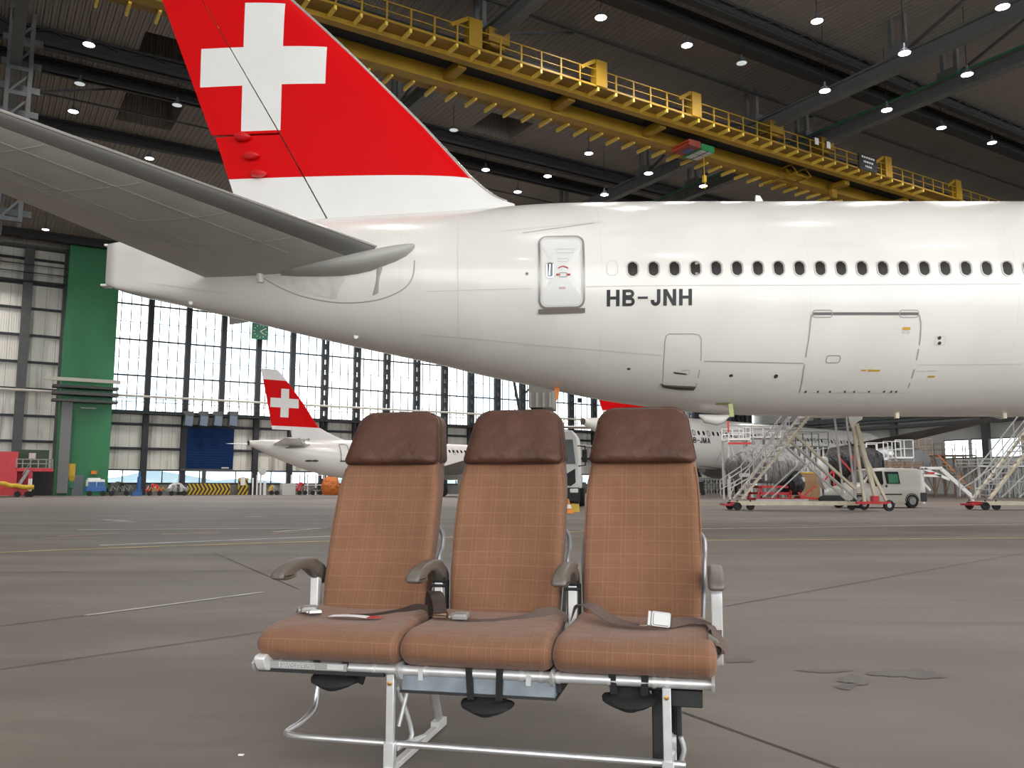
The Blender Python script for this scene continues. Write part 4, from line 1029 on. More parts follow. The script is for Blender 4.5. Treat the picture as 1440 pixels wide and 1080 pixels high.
# fin and rudder (fin plane at local y = 0)
def fz(px, py): p = at(px, py, YC); return p.x, p.z
le = [fz(727, 288), fz(705, 282), fz(687, 272), fz(663, 252), fz(593, 176), fz(480, 64), fz(408, -1)]
te = [fz(335, 292), fz(328, 272), fz(303, 194), fz(302, 193), fz(297, 190), fz(228, 0)]
hg = [fz(460, 305), fz(430, 251), fz(393, 185), fz(285, 0)]
def lin(tab_, z):
    t_ = sorted([(b_, a_) for a_, b_ in tab_]); 
    for (z0, x0_), (z1, x1_) in zip(t_, t_[1:]):
        if z <= z1: return x0_ + (x1_ - x0_) * (z - z0) / (z1 - z0)
    (z0, x0_), (z1, x1_) = t_[-2:]; return x0_ + (x1_ - x0_) * (z - z0) / (z1 - z0)
rl_ = [fz(325, 260), fz(430, 251), fz(663, 253)]
cz_ = fz(370, 97); cl = fz(283, 100)[0]; cr = fz(461, 100)[0]; ct = fz(370, 9)[1]; cb = fz(370, 187)[1]; cw = (fz(398, 100)[0] - fz(342, 100)[0]) / 2
ch1, ch2 = fz(370, 71)[1], fz(370, 124)[1]
print('fin', le, cz_, cl, cr, ct, cb)
LIV = livery('red_tail_white_cross', fz(500, 252.5)[1], 0.0, (cl + cr) / 2, (ct + cb) / 2, (cr - cl) / 2, (ct - cb) / 2, cw, (ch1 - ch2) / 2)
ztip = 18.6; zs = [fz(727, 288)[1] - 1.4, fz(727, 288)[1] - .25, fz(727, 288)[1] + .02] + [fz(663, py)[1] for py in (284, 280, 275, 268, 260, 250, 235, 215, 195, 180, 160, 120, 80, 40, 0)] + [17, ztip - .3, ztip]
def fsec(z, a, b, k=1.0):
    xl, xt = lin(le, max(z, le[0][1])), lin(te, z); xh = lin(hg, z); cf = (xl - xh) / (xl - xt); return (V((xl, 0, z)), V((xt, 0, z)), k * min(1, 7.2 / (xl - xt)), *([0, cf] if a == 0 else [cf + .006, 1.0]))
foil([fsec(z, 0, 1) for z in zs], .10, n=14).build('tail_fin', LIV, T, angle=60)
zr_ = [z for z in zs if z > fz(300, 192)[1]]; zl_ = [z for z in zs if z <= fz(300, 192)[1]]; zm = fz(300, 192)[1]
ru = foil([fsec(z, 1, 1) for z in [zm + .03] + [z for z in zr_ if z > zm + .05]], .10, n=6).build('rudder', LIV, T, angle=60)
rlw = foil([fsec(z, 1, 1) for z in zl_ + [zm - .03]], .10, n=6).build('lower_rudder', LIV, T, angle=60)
LEM = mat('polished_leading_edge', (.62, .60, .57), .25, .6)
q = MB(); q.tube([(lin(le, z) + .015, 0, z) for z in zs[3:]], .055, 8); q.build('fin_leading_edge', LEM, T)
for px, py in ((345, 197), (357, 223), (368, 248)):
    x, z = fz(px, py); q = MB(); q.loft([[(x + a, -.12 + w_ * cos(t) * 1.6 - .12, z + w_ * sin(t)) for t in [2 * pi * k / 12 for k in range(12)]] for a, w_ in ((-.22, .09), (-.1, .11), (.05, .11), (.16, .07), (.24, .01))]); q.build('actuator_fairing', mat('tail_red', (.60, .010, .014), .35) if py == 197 else bpy.data.materials['tail_red'], T)
# tailplane, near side
def sp(t, le_=True):
    return V((-3.35 - .72 * t, 19.9 - YC - t, 0)) if le_ else V((-8.8 - .32 * t, 20.6 - YC - t, 0))
def line3(p1, Y1, p2, Y2):
    a = at(*p1, Y1); b = at(*p2, Y2); return a, b
Ya = YC - 2.3
LEa, LEb = at(528, 348, Ya), None
# fit leading / trailing edge lines to the photo : outboard of the root by t metres
def onray(px, py, p0, sl):
    """point on the sight line where x = p0.x - sl*(p0.y - y)"""
    d = ray(px, py); # C0 + d*s ; x + sl*(p0.y - y) = p0.x
    s = (p0.x - sl * p0.y) / (d.x - sl * d.y); return C0 + d * s
TEa = at(267, 381, Ya + .7); LE1 = onray(0, 158, LEa, .74); TE1 = onray(0, 270, TEa, .33)
print('stab', LEa, LE1, TEa, TE1)
Ld = (LE1 - LEa) / (LEa.y - LE1.y); Td = (TE1 - TEa) / (TEa.y - TE1.y)
def sle(t): return LEa + Ld * t - V((0, YC, 0))
def ste(t): return TEa + Td * (t + (TEa.y - LEa.y)) - V((0, YC, 0))
ts = [-1.6, -.8, 0, .6, 1.5, 3, 4.5, 6, 7.5, 8.7, 9.2]
def ssec(t, a, b):
    L0, T0 = sle(t), ste(t)
    if t > 8.8: L0 = L0.lerp(T0, .12)
    return (L0, T0, 1.0 if t < 8.9 else .7, a, b)
foil([ssec(t, .12, 1) for t in ts], .105, n=14, axis='Z').build('tailplane', GREYU, T, angle=60)
foil([ssec(t, 0, .117) for t in ts if t >= 0], .105, n=8, axis='Z').build('tailplane_leading_edge', GREYLE, T, angle=60)
q = MB(); q.tube([sle(t) + V((.02, 0, .03)) for t in ts if t >= 0], .03, 6); q.build('edge_strip', LEM, T)
# smooth root fairing in front of the tailplane
rg = []
for px, yt, yb, hy in ((583, 343.5, 347, .05), (580, 342, 352, .18), (571, 342, 360, .30), (556, 343.5, 367, .42), (540, 346.5, 372.5, .52), (520, 350, 379.5, .60), (500, 353, 383.5, .64), (478, 356, 386, .64), (450, 359, 387, .58), (420, 362, 387.5, .45), (395, 368, 387, .25)):
    Yr = YC + big.y(at(px, 370, Ya).x, at(px, 370, Ya).z) + .10; pt, pb_ = at(px, yt, Yr - hy * .4), at(px, yb, Yr - hy * .4); c = (pt + pb_) / 2; hz = (pt.z - pb_.z) / 2
    rg.append([(c.x, Yr - YC + hy * cos(t), c.z + hz * sin(t)) for t in [2 * pi * j / 24 for j in range(24)]])
MB().loft(rg).build('root_fairing', mat('fairing_grey', (.40, .395, .365), .5), T, angle=80)
# panel lines on the underside of the tailplane
def under(t, c, off=.006):
    L0, T0 = sle(t), ste(t); ch = (T0 - L0).length; p = L0 + (T0 - L0) * c; return p - V((0, 0, .105 * naca(c) * ch + off))
for c_, t0, t1 in ((.30, .8, 9), (.62, .8, 9), (.74, .8, 9)):
    q = MB(); q.tube([under(t0 + (t1 - t0) * k / 10, c_) for k in range(11)], .010, 4); q.build('panel_seam', mat('seam_olive_grey', (.32, .32, .29), .5) if c_ == .30 else bpy.data.materials['seam_olive_grey'], T)
for t_ in (1.6, 3.2, 4.9, 6.6):
    q = MB(); q.tube([under(t_, c_) for c_ in (.13, .2, .3, .45, .62, .74)], .009, 4); q.build('panel_seam', bpy.data.materials['seam_olive_grey'], T)
# far-side tailplane
def mir(v): return V((v.x, -v.y, v.z))
foil([(mir(ssec(t, 0, 1)[0]) + V((0, 0, .06 * t)), mir(ssec(t, 0, 1)[1]) + V((0, 0, .068 * t)), 1.0, 0, 1) for t in ts], .105, n=12, axis='Z').build('tailplane', GREYU, T, angle=60)
# main gear that carries it, far forward of the seats
for sy in (-1, 1):
    q = MB(); q.tube([(30, sy * 5.2, 4.0), (30, sy * 5.4, .8)], .22, 12); q.tube([(30, sy * 5.2, 3.6), (30, sy * 2.0, 4.6)], .15, 8); q.bar((28.3, sy * 5.4, .72), (31.7, sy * 5.4, .72), .3)
    gr = q.build('main_gear_leg', M['lightgrey'], T)
    for xx in (28.5, 30, 31.5):
        for s2 in (-.6, .6):
            q = MB(); q.lathe([(0, -.2), (.3, -.2), (.6, -.22), (.68, -.12), (.68, .12), (.6, .22), (.3, .2), (0, .2)], (xx, sy * 5.4 + s2, .69), 20, axis='Y'); q.build('wheel', M['rubber'], gr)
# ---------------- smaller airliners in the background
def jet(name, org, rz, L, D, zc, tailrise, label, finh, span, reg=None, regpick=None, winpick=None, eng=True, nw=50, skipw=0):
    """local x = distance from tail tip, near side = -y"""
    r = D / 2; o = root(name, org, rz, label, 'airliner')
    tb = [(0, zc + tailrise, .22 * r / 2, .13 * r), (.04 * L, zc + tailrise * .80, .30 * r, .32 * r), (.10 * L, zc + tailrise * .5, .54 * r, .56 * r), (.17 * L, zc + tailrise * .24, .78 * r, .78 * r), (.24 * L, zc + tailrise * .06, .94 * r, .94 * r), (.30 * L, zc, r, r), (.86 * L, zc, r, r), (.93 * L, zc - .08 * r, .86 * r, .84 * r), (.975 * L, zc - .22 * r, .52 * r, .5 * r), (L, zc - .34 * r, .05, .05)]
    F_ = Fus(tb, org, rz); xs_ = [L * k / 90 for k in range(91)]
    F_.mesh(xs_, 40).build('fuselage', HULL, o, angle=80)
    q = MB(); q.lathe([(0, .02), (.06 * D, .02), (.062 * D, -.03), (.1, -.03)], (-.02, 0, zc + tailrise), 16, axis='X'); q.build('exhaust', DARK, o)
    return o, F_
thA = 49.8; rzA = R(90 - thA)
# plane A : narrowbody at the left, tail towards us
pa_ = at(350, 620, 80); DA, zcA = 3.95, 3.75
A_, FA = jet('passenger_jet', (pa_.x, pa_.y, 0), rzA, 37.6, DA, zcA, 1.35, 'small airliner far back, its whole red tail visible left of the seats', 0, 0)
MA = Matrix.Rotation(rzA, 3, 'Z'); 
def onplane(F_, px, py, y=0.0):
    d = F_.Mi @ ray(px, py); c = F_.Mi @ (C0 - F_.o); t = (y - c.y) / d.y; p = c + d * t; return p.x, p.z
def small_fin(F_, o, le_p, te_p, hg_p, red, cross, top, name):
    le = [onplane(F_, *p) for p in le_p]; te = [onplane(F_, *p) for p in te_p]; hg = [onplane(F_, *p) for p in hg_p]
    rl = [onplane(F_, *p) for p in red]; c = [onplane(F_, *p) for p in cross]   # left,right,top,bottom,armL,armR,armT,armB
    slope = (rl[1][1] - rl[0][1]) / (rl[1][0] - rl[0][0]); cx = (c[0][0] + c[1][0]) / 2; cz = (c[2][1] + c[3][1]) / 2; z0 = rl[0][1] + slope * (cx - rl[0][0])
    m = livery(name, z0, slope, cx, cz, abs(c[1][0] - c[0][0]) / 2, abs(c[2][1] - c[3][1]) / 2, abs(c[5][0] - c[4][0]) / 2, abs(c[6][1] - c[7][1]) / 2, top=onplane(F_, *top)[1] if top else None)
    zt = le[-1][1]; zb = min(z for x, z in le) - .5; zz = [zb + (zt - zb) * k / 16 for k in range(17)]
    def S(z, w):
        xl, xt, xh = lin(le, z), lin(te, z), lin(hg, z); cf = (xl - xh) / (xl - xt); return (V((xl, 0, z)), V((xt, 0, z)), min(1, 5 / (xl - xt)), *([0, cf] if w == 0 else [cf + .004, 1.0]))
    foil([S(z, 0) for z in zz], .10, n=10).build('tail_fin', m, o, angle=60); foil([S(z, 1) for z in zz if z > zb + .9], .10, n=5).build('rudder', m, o, angle=60)
small_fin(FA, A_, [(487, 620), (472, 614), (462, 609), (447, 600), (425, 565), (400, 531), (395, 524), (390, 520)], [(384, 612), (383, 605), (375, 560), (367, 519)], [(411, 612), (409, 600), (394, 560), (377, 518)], [(383, 598.5), (448, 602)], [(380, 565), (419, 565), (400, 547), (400, 587), (396, 565), (407, 565), (400, 560.5), (400, 573.5)], (380, 534), 'small_tail_livery_left')
# tailplanes
def small_tail(F_, o, x0, z0, y0, chord, span, sweep, dih, name='tailplane', m_=None):
    for s in (-1, 1):
        secs = [(V((x0 - sweep * t * span, s * (y0 + t * span), z0 + dih * t * span)), V((x0 - chord - (sweep * .45) * t * span, s * (y0 + t * span), z0 + dih * t * span)), 1.0) for t in (0, .5, 1)]
        secs = [(a, a + (b - a), c) for a, b, c in secs]; foil(secs, .09, n=8, axis='Z').build(name, m_ or HULL, o, angle=60)
small_tail(FA, A_, 5.6, zcA + 1.25, .4, 3.4, 6.3, .62, .05)
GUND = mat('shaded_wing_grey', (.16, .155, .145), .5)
def wings(F_, o, x0, z0, r, chord, ctip, span, sweep, dih, m_):
    for s in (-1, 1):
        secs = []
        for t in (0, .35, .7, 1): c = chord + (ctip - chord) * min(1, t * 1.25 if t < .35 else .4375 + (t - .35) * .865); secs.append((V((x0 - sweep * t * span, s * (r * .6 + t * span), z0 + dih * t * span)), V((x0 - sweep * t * span - c, s * (r * .6 + t * span), z0 + dih * t * span)), 1.0))
        foil(secs, .10, n=10, axis='Z').build('wing', m_, o, angle=60)
wings(FA, A_, 24.5, 2.6, 2, 6.0, 1.6, 15.3, .5, .09, mat('wing_grey', (.42, .42, .41), .4))
def engine(o, x, y, z, r, L, m_):
    q = MB(); q.lathe([(r * .5, -L * .5), (r * .8, -L * .25), (r, 0), (r * 1.02, L * .3), (r * .92, L * .5), (r * .85, L * .5), (r * .8, L * .3), (0, L * .25)], (x, y, z), 24, axis='X'); e = q.build('engine', m_, o); q = MB(); q.prism([(-L * .3, .9 * r), (L * .3, .9 * r), (L * .1, 1.6 * r), (-L * .5, 1.6 * r)], lambda u, v, t: (x + u, y + t, z + v), -.12, .12); q.build('pylon', m_, o)
for s in (-1, 1): engine(A_, 22.5, s * 5.75, 1.55, 1.05, 4.2, M['lightgrey'])
def gearset(o, xs_, y, zt, r=.58):
    for xx, yy in xs_:
        q = MB(); q.tube([(xx, yy, zt), (xx, yy, r)], .13, 8); g_ = q.build('landing_gear', M['lightgrey'], o)
        for s2 in (-.35, .35): q = MB(); q.lathe([(0, -.16), (r * .5, -.16), (r * .9, -.17), (r, -.1), (r, .1), (r * .9, .17), (r * .5, .16), (0, .16)], (xx, yy + s2, r), 16, axis='Y'); q.build('wheel', M['rubber'], g_)
gearset(A_, [(19.5, -3.6), (19.5, 3.6), (33.5, 0)], 0, 3.0)
# details plane A: door, windows, tailplane cut-out, vents
def fwin(F_, o, x, z, w=.12, h=.17, m_=None, nm='cabin_window'): return F_.patch(rrect(x - w, x + w, z - h, z + h, w * .9, 3), .02).build(nm, m_ or PANE, o, smooth=False)
a_ = FA.pick(476, 625); b_ = FA.pick(486, 648); dA = FA.strip(rrect(a_[0], a_[0] + .85, b_[1], a_[1], .12, 4), .07, .03, True).build('cabin_door', SEAMD, A_); FA.strip([(a_[0] - .1, b_[1] - .05), (a_[0] + .9, b_[1] - .05)], .10, .04).build('door_sill', DARK, dA)
xw, zwA = FA.pick(640, 635)
for k in range(34): fwin(FA, A_, 10.8 + k * .533, zwA)
FA.strip(rrect(xw - .35, xw - .0, zwA - .35, zwA + .35, .15, 4), .04, .025, True).build('overwing_exit', SEAMD, A_)
pt = [FA.pick(*p) for p in ((400, 631), (412, 622), (424, 615), (435, 615), (436, 627), (428, 630))]
FA.patch(pt, .05).build('tailplane_seal', mat('seal_grey', (.28, .27, .25), .5), A_)
for px in (434, 443): x, z = FA.pick(px, 648); FA.patch([(x + .35 * cos(t), z + .1 * sin(t)) for t in [2 * pi * k / 10 for k in range(10)]], .02).build('belly_vent', DARK, A_)
# plane B : widebody behind the right seat
pb = at(820, 590, 84.5); DB, zcB = 5.64, 5.85
B_, FB = jet('passenger_jet', (pb.x, pb.y, 0), rzA, 63.5, DB, zcB, 1.6, 'white wide-body airliner lettered HB-JMA in the background behind the cream stairs', 0, 0)
def sb(px, py): return onplane(FB, px, py)
feB = [(12.2, zcB + 2.6), (9.4, zcB + 4.2), (1.9, zcB + 11.4)]; teB = [(3.2, zcB + 1.8), (-1.0, zcB + 11.4)]
LIVB = livery('widebody_tail_livery', zcB + 2.9, 0, 3.6, zcB + 7.6, 1.9, 1.9, .6, .6)
zz = [zcB + 1.8, zcB + 2.6, zcB + 3.4, zcB + 4.2, zcB + 7, zcB + 9, zcB + 11.4]
foil([(V((lin(feB, z), 0, z)), V((lin(teB, z), 0, z)), min(1, 6.5 / (lin(feB, z) - lin(teB, z)))) for z in zz], .10, n=10).build('tail_fin', LIVB, B_, angle=60)
small_tail(FB, B_, 7.9, zcB + 1.25, .6, 4.8, 9.2, .62, .05, m_=mat('tailplane_pale', (.55, .54, .52), .4))
ax, az = FB.pick(969, 622.5); bx, bz = FB.pick(999, 623)
tm = strokes('HB-JMA', .21); wtx = tm[2]; hB = 1.0
FBx0, FBx1 = ax, bx; hz = FB.pick(985, 616)[1] - FB.pick(985, 624)[1]; ht_ = 1.0
MB().add([FB.skin(FBx0 + v[0] / wtx * (FBx1 - FBx0), az + v[1] / ht_ * hz, .03) for v in tm[0]], tm[1]).build('registration_lettering', INK, B_, smooth=False)
xw0, zwB = FB.pick(985, 609)
WB = mat('lit_window_blind', (.62, .61, .58), .5)
for k in range(60):
    x = 13.5 + k * .80
    if x > 56: break
    o_ = fwin(FB, B_, x, zwB, .17, .24, WB if k % 3 == 1 else PANE); 
    if k % 3 == 1: FB.strip(rrect(x - .2, x + .2, zwB - .28, zwB + .28, .16, 3), .08, .025, True).build('window_frame', DARK, o_)
# dark cargo opening with latches on B, seams
sc = [FB.pick(1014, 634), FB.pick(1007, 648)]; FB.strip(sc, .06, .03).build('panel_seam', SEAMD, B_); FB.strip([FB.pick(985, 655), FB.pick(1030, 662)], .06, .03).build('panel_seam', SEAMD, B_)
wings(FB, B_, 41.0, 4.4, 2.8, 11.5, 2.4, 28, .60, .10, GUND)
for s, yy, xx in ((-1, 9.4, 33.5), (-1, 19.3, 27.5), (1, 9.4, 33.5), (1, 19.3, 27.5)): engine(B_, xx, s * yy, 3.0 + .04 * yy, 1.2, 4.8, mat('engine_cowl_grey', (.30, .30, .30), .4) if (s, yy) == (-1, 9.4) else bpy.data.materials['engine_cowl_grey'])
gearset(B_, [(30.5, -5.3), (30.5, 5.3), (56, 0)], 0, 4.6, .7)
# ================================================================ overhead crane
YEL = mat('crane_yellow', (.36, .21, .012), .55, noise=.22, nscale=.6); YEL2 = mat('crane_yellow_dark', (.26, .15, .018), .6, noise=.25, nscale=.8)
YELB = mat('crane_bright_yellow', (.85, .60, .10), .45, noise=.1); ZW_ = ZR - 1.3; ZB_ = ZW_ - .5
bn = abz(825, 117.5, ZW_)[1]; b2 = abz(812, 168, ZB_)[1]
a0, a1 = -18.0, 104.0
print('crane b', bn, b2, ZB_)
CR = hroot('overhead_crane', 0, 0, 0, label='long yellow double-girder travelling crane hung under the roof above the airliner', cat='overhead crane')
q = MB(); q.b2((a0, bn + 1.0, ZW_ - .28), (a1, bn + 1.4, ZW_)); q.b2((a0, bn + .94, ZW_ - .33), (a1, bn + 1.46, ZW_ - .28)); q.build('near_girder', YEL, CR, smooth=False)
q = MB(); q.b2((a0, bn + 1.0, ZW_), (a1, bn + 1.6, ZW_ + .9)); q.build('cable_gallery', M['black'], CR, smooth=False)
q = MB(); q.b2((a0, b2, ZB_), (a1, b2 + .6, ZB_ + .85)); q.b2((a0, b2 - .08, ZB_ - .06), (a1, b2 + .7, ZB_)); q.build('far_girder', YEL, CR, smooth=False)
q = MB(); q.b2((a0, bn, ZW_ - .02), (a1, bn + 1.0, ZW_ + .03)); q.build('near_walkway', YEL2, CR, smooth=False)
q = MB(); q.b2((a0, b2 + .6, ZB_ + .06), (a1, b2 + 1.5, ZB_ + .11)); q.build('far_walkway', YEL2, CR, smooth=False)
sp_ = 1.42
def brkt(b0_, b1_, z, w, name):
    q = MB(); q.b2((-.07, b0_, z - .22), (.07, b1_, z)); o = q.build(name, YELB, CR, smooth=False); return o
n = 0; pro = brkt(bn - .02, bn + 1.0, ZW_ - .02, .1, 'walkway_bracket'); pro2 = brkt(b2 + .72, b2 + 2.1, ZB_ + .06, .1, 'walkway_bracket')
a = abz(425, -5, ZW_)[0]; a = 1.5
k = 0
while a < 66 and k < 46:
    c = pro if k == 0 else pro.copy(); 
    if k: COL.objects.link(c); c.parent = CR
    c.location.x = a; a += sp_; k += 1
a = -.5; k = 0
while a < 64 and k < 46:
    c = pro2 if k == 0 else pro2.copy()
    if k: COL.objects.link(c); c.parent = CR
    c.location.x = a; a += sp_; k += 1
q = MB(); q.b2((a0, bn - .02, ZW_ + 1.08), (a1, bn + .03, ZW_ + 1.15)); q.b2((a0, bn - .02, ZW_ + .55), (a1, bn + .02, ZW_ + .60)); q.b2((a0, bn - .02, ZW_), (a1, bn + .0, ZW_ + .12))
a = 1.5 - sp_ * 4
while a < 100: q.b2((a - .05, bn - .04, ZW_), (a + .05, bn + .04, ZW_ + 1.12)); a += sp_
q.build('railing', YEL, CR, smooth=False)
# rails / cables between the two girders
q = MB(); q.b2((a0, bn + 1.6, ZB_ + .95), (a1, b2 + .5, ZB_ + 1.5))
for f in (.25,): b_ = bn + 1.7 + (b2 - bn - 1.7) * f; q.b2((a0, b_ - .12, ZB_ + .9), (a1, b_ + .12, ZB_ + 1.15))
q.b2((a0, bn + 1.72, ZB_ + .5), (a1, b2 - .02, ZB_ + .54) if False else (a1, bn + 1.9, ZB_ + .54)); q.build('trolley_rails', M['black'], CR, smooth=False)
def ga(px, py, z): return abz(px, py, z)[0]
for px, py in ((640, 100), (795, 143), (928, 178)):
    a = ga(px, py, ZB_ + .3); q = MB(); q.b2((a - .28, bn + 1.7, ZB_ + .1), (a + .28, b2, ZB_ + .6)); q.build('cross_tie', YEL, CR, smooth=False)
for px, py in ((664, 60), (847, 112), (990, 150), (1298, 225), (1410, 255)):
    a = ga(px, py, ZW_ + .5); q = MB(); q.b2((a - .42, bn - .1, ZW_ + .05), (a + .42, bn + .5, ZW_ + 1.75)); q.bar((a - .4, bn + .1, ZW_ + 1.7), (a - 1.5, bn + .1, ZW_ + 1.0), .22, .22); q.build('equipment_cabinet', YEL, CR, smooth=False)
# lattice tie between the girders
a = ga(1125, 232, ZB_ + .2); q = MB()
for s in (0, 1.6):
    q.bar((a + s, bn + 1.7, ZB_ - .3), (a + s, b2 + 1.4, ZB_ - .3), .12); q.bar((a + s, bn + 1.7, ZB_ + .5), (a + s, b2, ZB_ + .5), .10)
    y = bn + 1.7; 
    while y < b2 - .4: q.bar((a + s, y, ZB_ - .3), (a + s, y + .5, ZB_ + .5), .07); y += .6
for y in (bn + 2, (bn + b2) / 2 + .8, b2): q.bar((a, y, ZB_ - .3), (a + 1.6, y, ZB_ - .3), .08)
q.build('lattice_tie', YEL, CR, smooth=False)
for px, py in ((1215, 250), (1310, 272)):
    a = ga(px, py, ZB_); q = MB(); q.b2((a - .3, bn + 1.7, ZB_ - .1), (a + .3, bn + 3.2, ZB_ + .3)); q.b2((a - .3, bn + 2.9, ZB_ - .8), (a + .3, bn + 3.2, ZB_ + .3)); q.build('side_bracket', YEL, CR, smooth=False)
# end carriages riding on the runways
for a_ in ra[:3]:
    q = MB(); q.b2((a_ - .5, bn + .2, ZR - .75), (a_ + .5, b2 + .8, ZR - .25))
    for y in (bn + .5, b2 + .3): q.b2((a_ - .7, y - .5, ZR - .5), (a_ + .7, y + .5, ZR + .35)); q.tube([(a_ - .75, y, ZR + .1), (a_ + .75, y, ZR + .1)], .25, 12)
    q.build('end_carriage', YEL2, CR, smooth=False)
# hoist trolley with red and green boxes
h0 = ga(952, 205, ZB_ - .1); h1 = ga(1010, 205, ZB_ - .1); hm = ga(1000, 205, ZB_ - .1)
HC = H(h0, 0, 0); 
ho = hroot('hoist_trolley', (h0 + hm) / 2, (bn + b2) / 2 + .9, ZB_ - .5, label='hoist trolley of orange-red and green boxes slung between the yellow crane girders', cat='hoist')
w1 = hm - h0; d = (b2 - bn - 1.7) * .46
OR = mat('hoist_red', (.58, .085, .035), .5, noise=.1); OR2 = mat('hoist_dull_red', (.30, .06, .045), .6, noise=.2); HG = mat('hoist_green', (.02, .24, .07), .5, noise=.12)
q = MB(); q.b2((-w1 / 2, -d, 0), (0, d, .45)); ob = q.build('red_box', OR2, ho, smooth=False)
q = MB(); q.b2((-w1 / 2 - .10, -d, .05), (-w1 / 2, d, .20)); q.b2((-w1 / 2 - .10, -d, .27), (-w1 / 2, d, .43)); q.build('red_rail', OR, ob, smooth=False)
q = MB(); q.b2((.02, -d * 1.05, -.1), (w1 * .62, d * 1.1, .35)); og = q.build('green_box', HG, ho, smooth=False)
q = MB(); q.b2((w1 * .30, -d, -.14), (w1 * .34, d * .9, -.1)); q.build('slot', M['black'], og, smooth=False)
for cx_, cy_ in ((.18, -.5), (.45, -.5), (.18, .45), (.45, .45)):
    q = MB(); q.b2((w1 * cx_ - .28, d * cy_ - .35, -.13), (w1 * cx_ + .28, d * cy_ + .35, -.1)); q.build('white_marking', M['lightgrey'], og, smooth=False)
q = MB(); q.b2((-w1 * .30, -.35, -.03), (-w1 * .08, .35, 0)); q.build('blue_badge', M['blue'], ob, smooth=False)
q = MB(); q.tube([(w1 * .55, 0, 0), (w1 * .55, 0, -1.5)], .03, 6); q.b2((w1 * .55 - .12, -.1, -2.0), (w1 * .55 + .12, .1, -1.5)); q.tube([(w1 * .55, 0, -2.0), (w1 * .55 + .12, 0, -2.25), (w1 * .55, 0, -2.45), (w1 * .55 - .12, 0, -2.3)], .05, 6, smooth=3); q.build('hook_block', M['yellow'], ho)
# black notice panel on the railing, with three rows of unreadable white print
p = abz(1247, 221, ZW_ + .55); q = MB(); q.b2((p[0] - 1.1, bn - .14, ZW_ + .0), (p[0] + 1.1, bn - .08, ZW_ + 1.25)); so = hobj(q, 'notice_board', M['black'], smooth=False); tag(so, 'black notice board with three rows of small white print on the crane railing', 'sign')
q = MB(); random.seed(5)
for r_ in range(3):
    x = p[0] - .75 + .2 * r_
    while x < p[0] + .75 - .2 * r_: w_ = random.uniform(.08, .22); q.b2((x, bn - .17, ZW_ + .95 - r_ * .36), (x + w_, bn - .15, ZW_ + 1.10 - r_ * .36)); x += w_ + .09
q.build('white_print', M['white'], so, smooth=False)
for px, py in ((1167, 192), (1190, 195)):
    p = abz(px, py, ZW_ + 1.0); q = MB(); q.b2((p[0] - .2, bn - .16, ZW_ + .8), (p[0] + .2, bn - .1, ZW_ + 1.3)); q.build('white_plate', M['white'], CR, smooth=False)
# small orange warning lamp hanging below the far end of the belly, left-edge lattice tower
a_l, b_l = abz(12, 90, ZR)
tw = MB()
for da in (0, 1.2):
    for db in (0, 1.2): tw.b2((a_l + da - .12, b_l + db - .12, 17), (a_l + da + .12, b_l + db + .12, ZC))
z = 17
while z < ZC - 1.5:
    tw.b2((a_l, b_l - .1, z), (a_l + 1.2, b_l + .0, z + .25)); tw.bar((a_l, b_l, z), (a_l + 1.2, b_l, z + 1.5), .12); tw.b2((a_l - .4, b_l + .5, z + .5), (a_l + 1.8, b_l + .8, z + .9)); z += 1.6
trim(tw, RUN, smooth=False)
# ================================================================ lamps
LAMPZ = ZC - 2.1
EM = bpy.data.materials.new('lamp_glow'); g = NG(EM); b = g.N['Principled BSDF']; b.inputs['Base Color'].default_value = (1, 1, 1, 1); b.inputs['Emission Color'].default_value = (.88, .84, 1, 1); b.inputs['Emission Strength'].default_value = 14
EMD = bpy.data.materials.new('lamp_dim'); g = NG(EMD); b = g.N['Principled BSDF']; b.inputs['Base Color'].default_value = (.7, .75, .74, 1); b.inputs['Emission Color'].default_value = (.8, .9, .9, 1); b.inputs['Emission Strength'].default_value = .35
HS = mat('lamp_aluminium', (.22, .22, .25), .35, .5)
def make_lamp():
    o = root('hanging_lamp', (0, 0, 0))
    q = MB(); q.lathe([(.0, .62), (.07, .60), (.08, .38), (.13, .30), (.28, .16), (.36, .0), (.34, .0), (.26, .12), (0, .14)], n=20); q.build('reflector', HS, o)
    q = MB(); q.lathe([(.0, -.05), (.2, -.04), (.33, -.0), (.33, .03), (0, .03)], n=20); q.build('lens', EM, o)
    q = MB(); q.tube([(0, 0, .6), (0, 0, 2.1)], .022, 6); q.build('rod', M['black'], o)
    return o
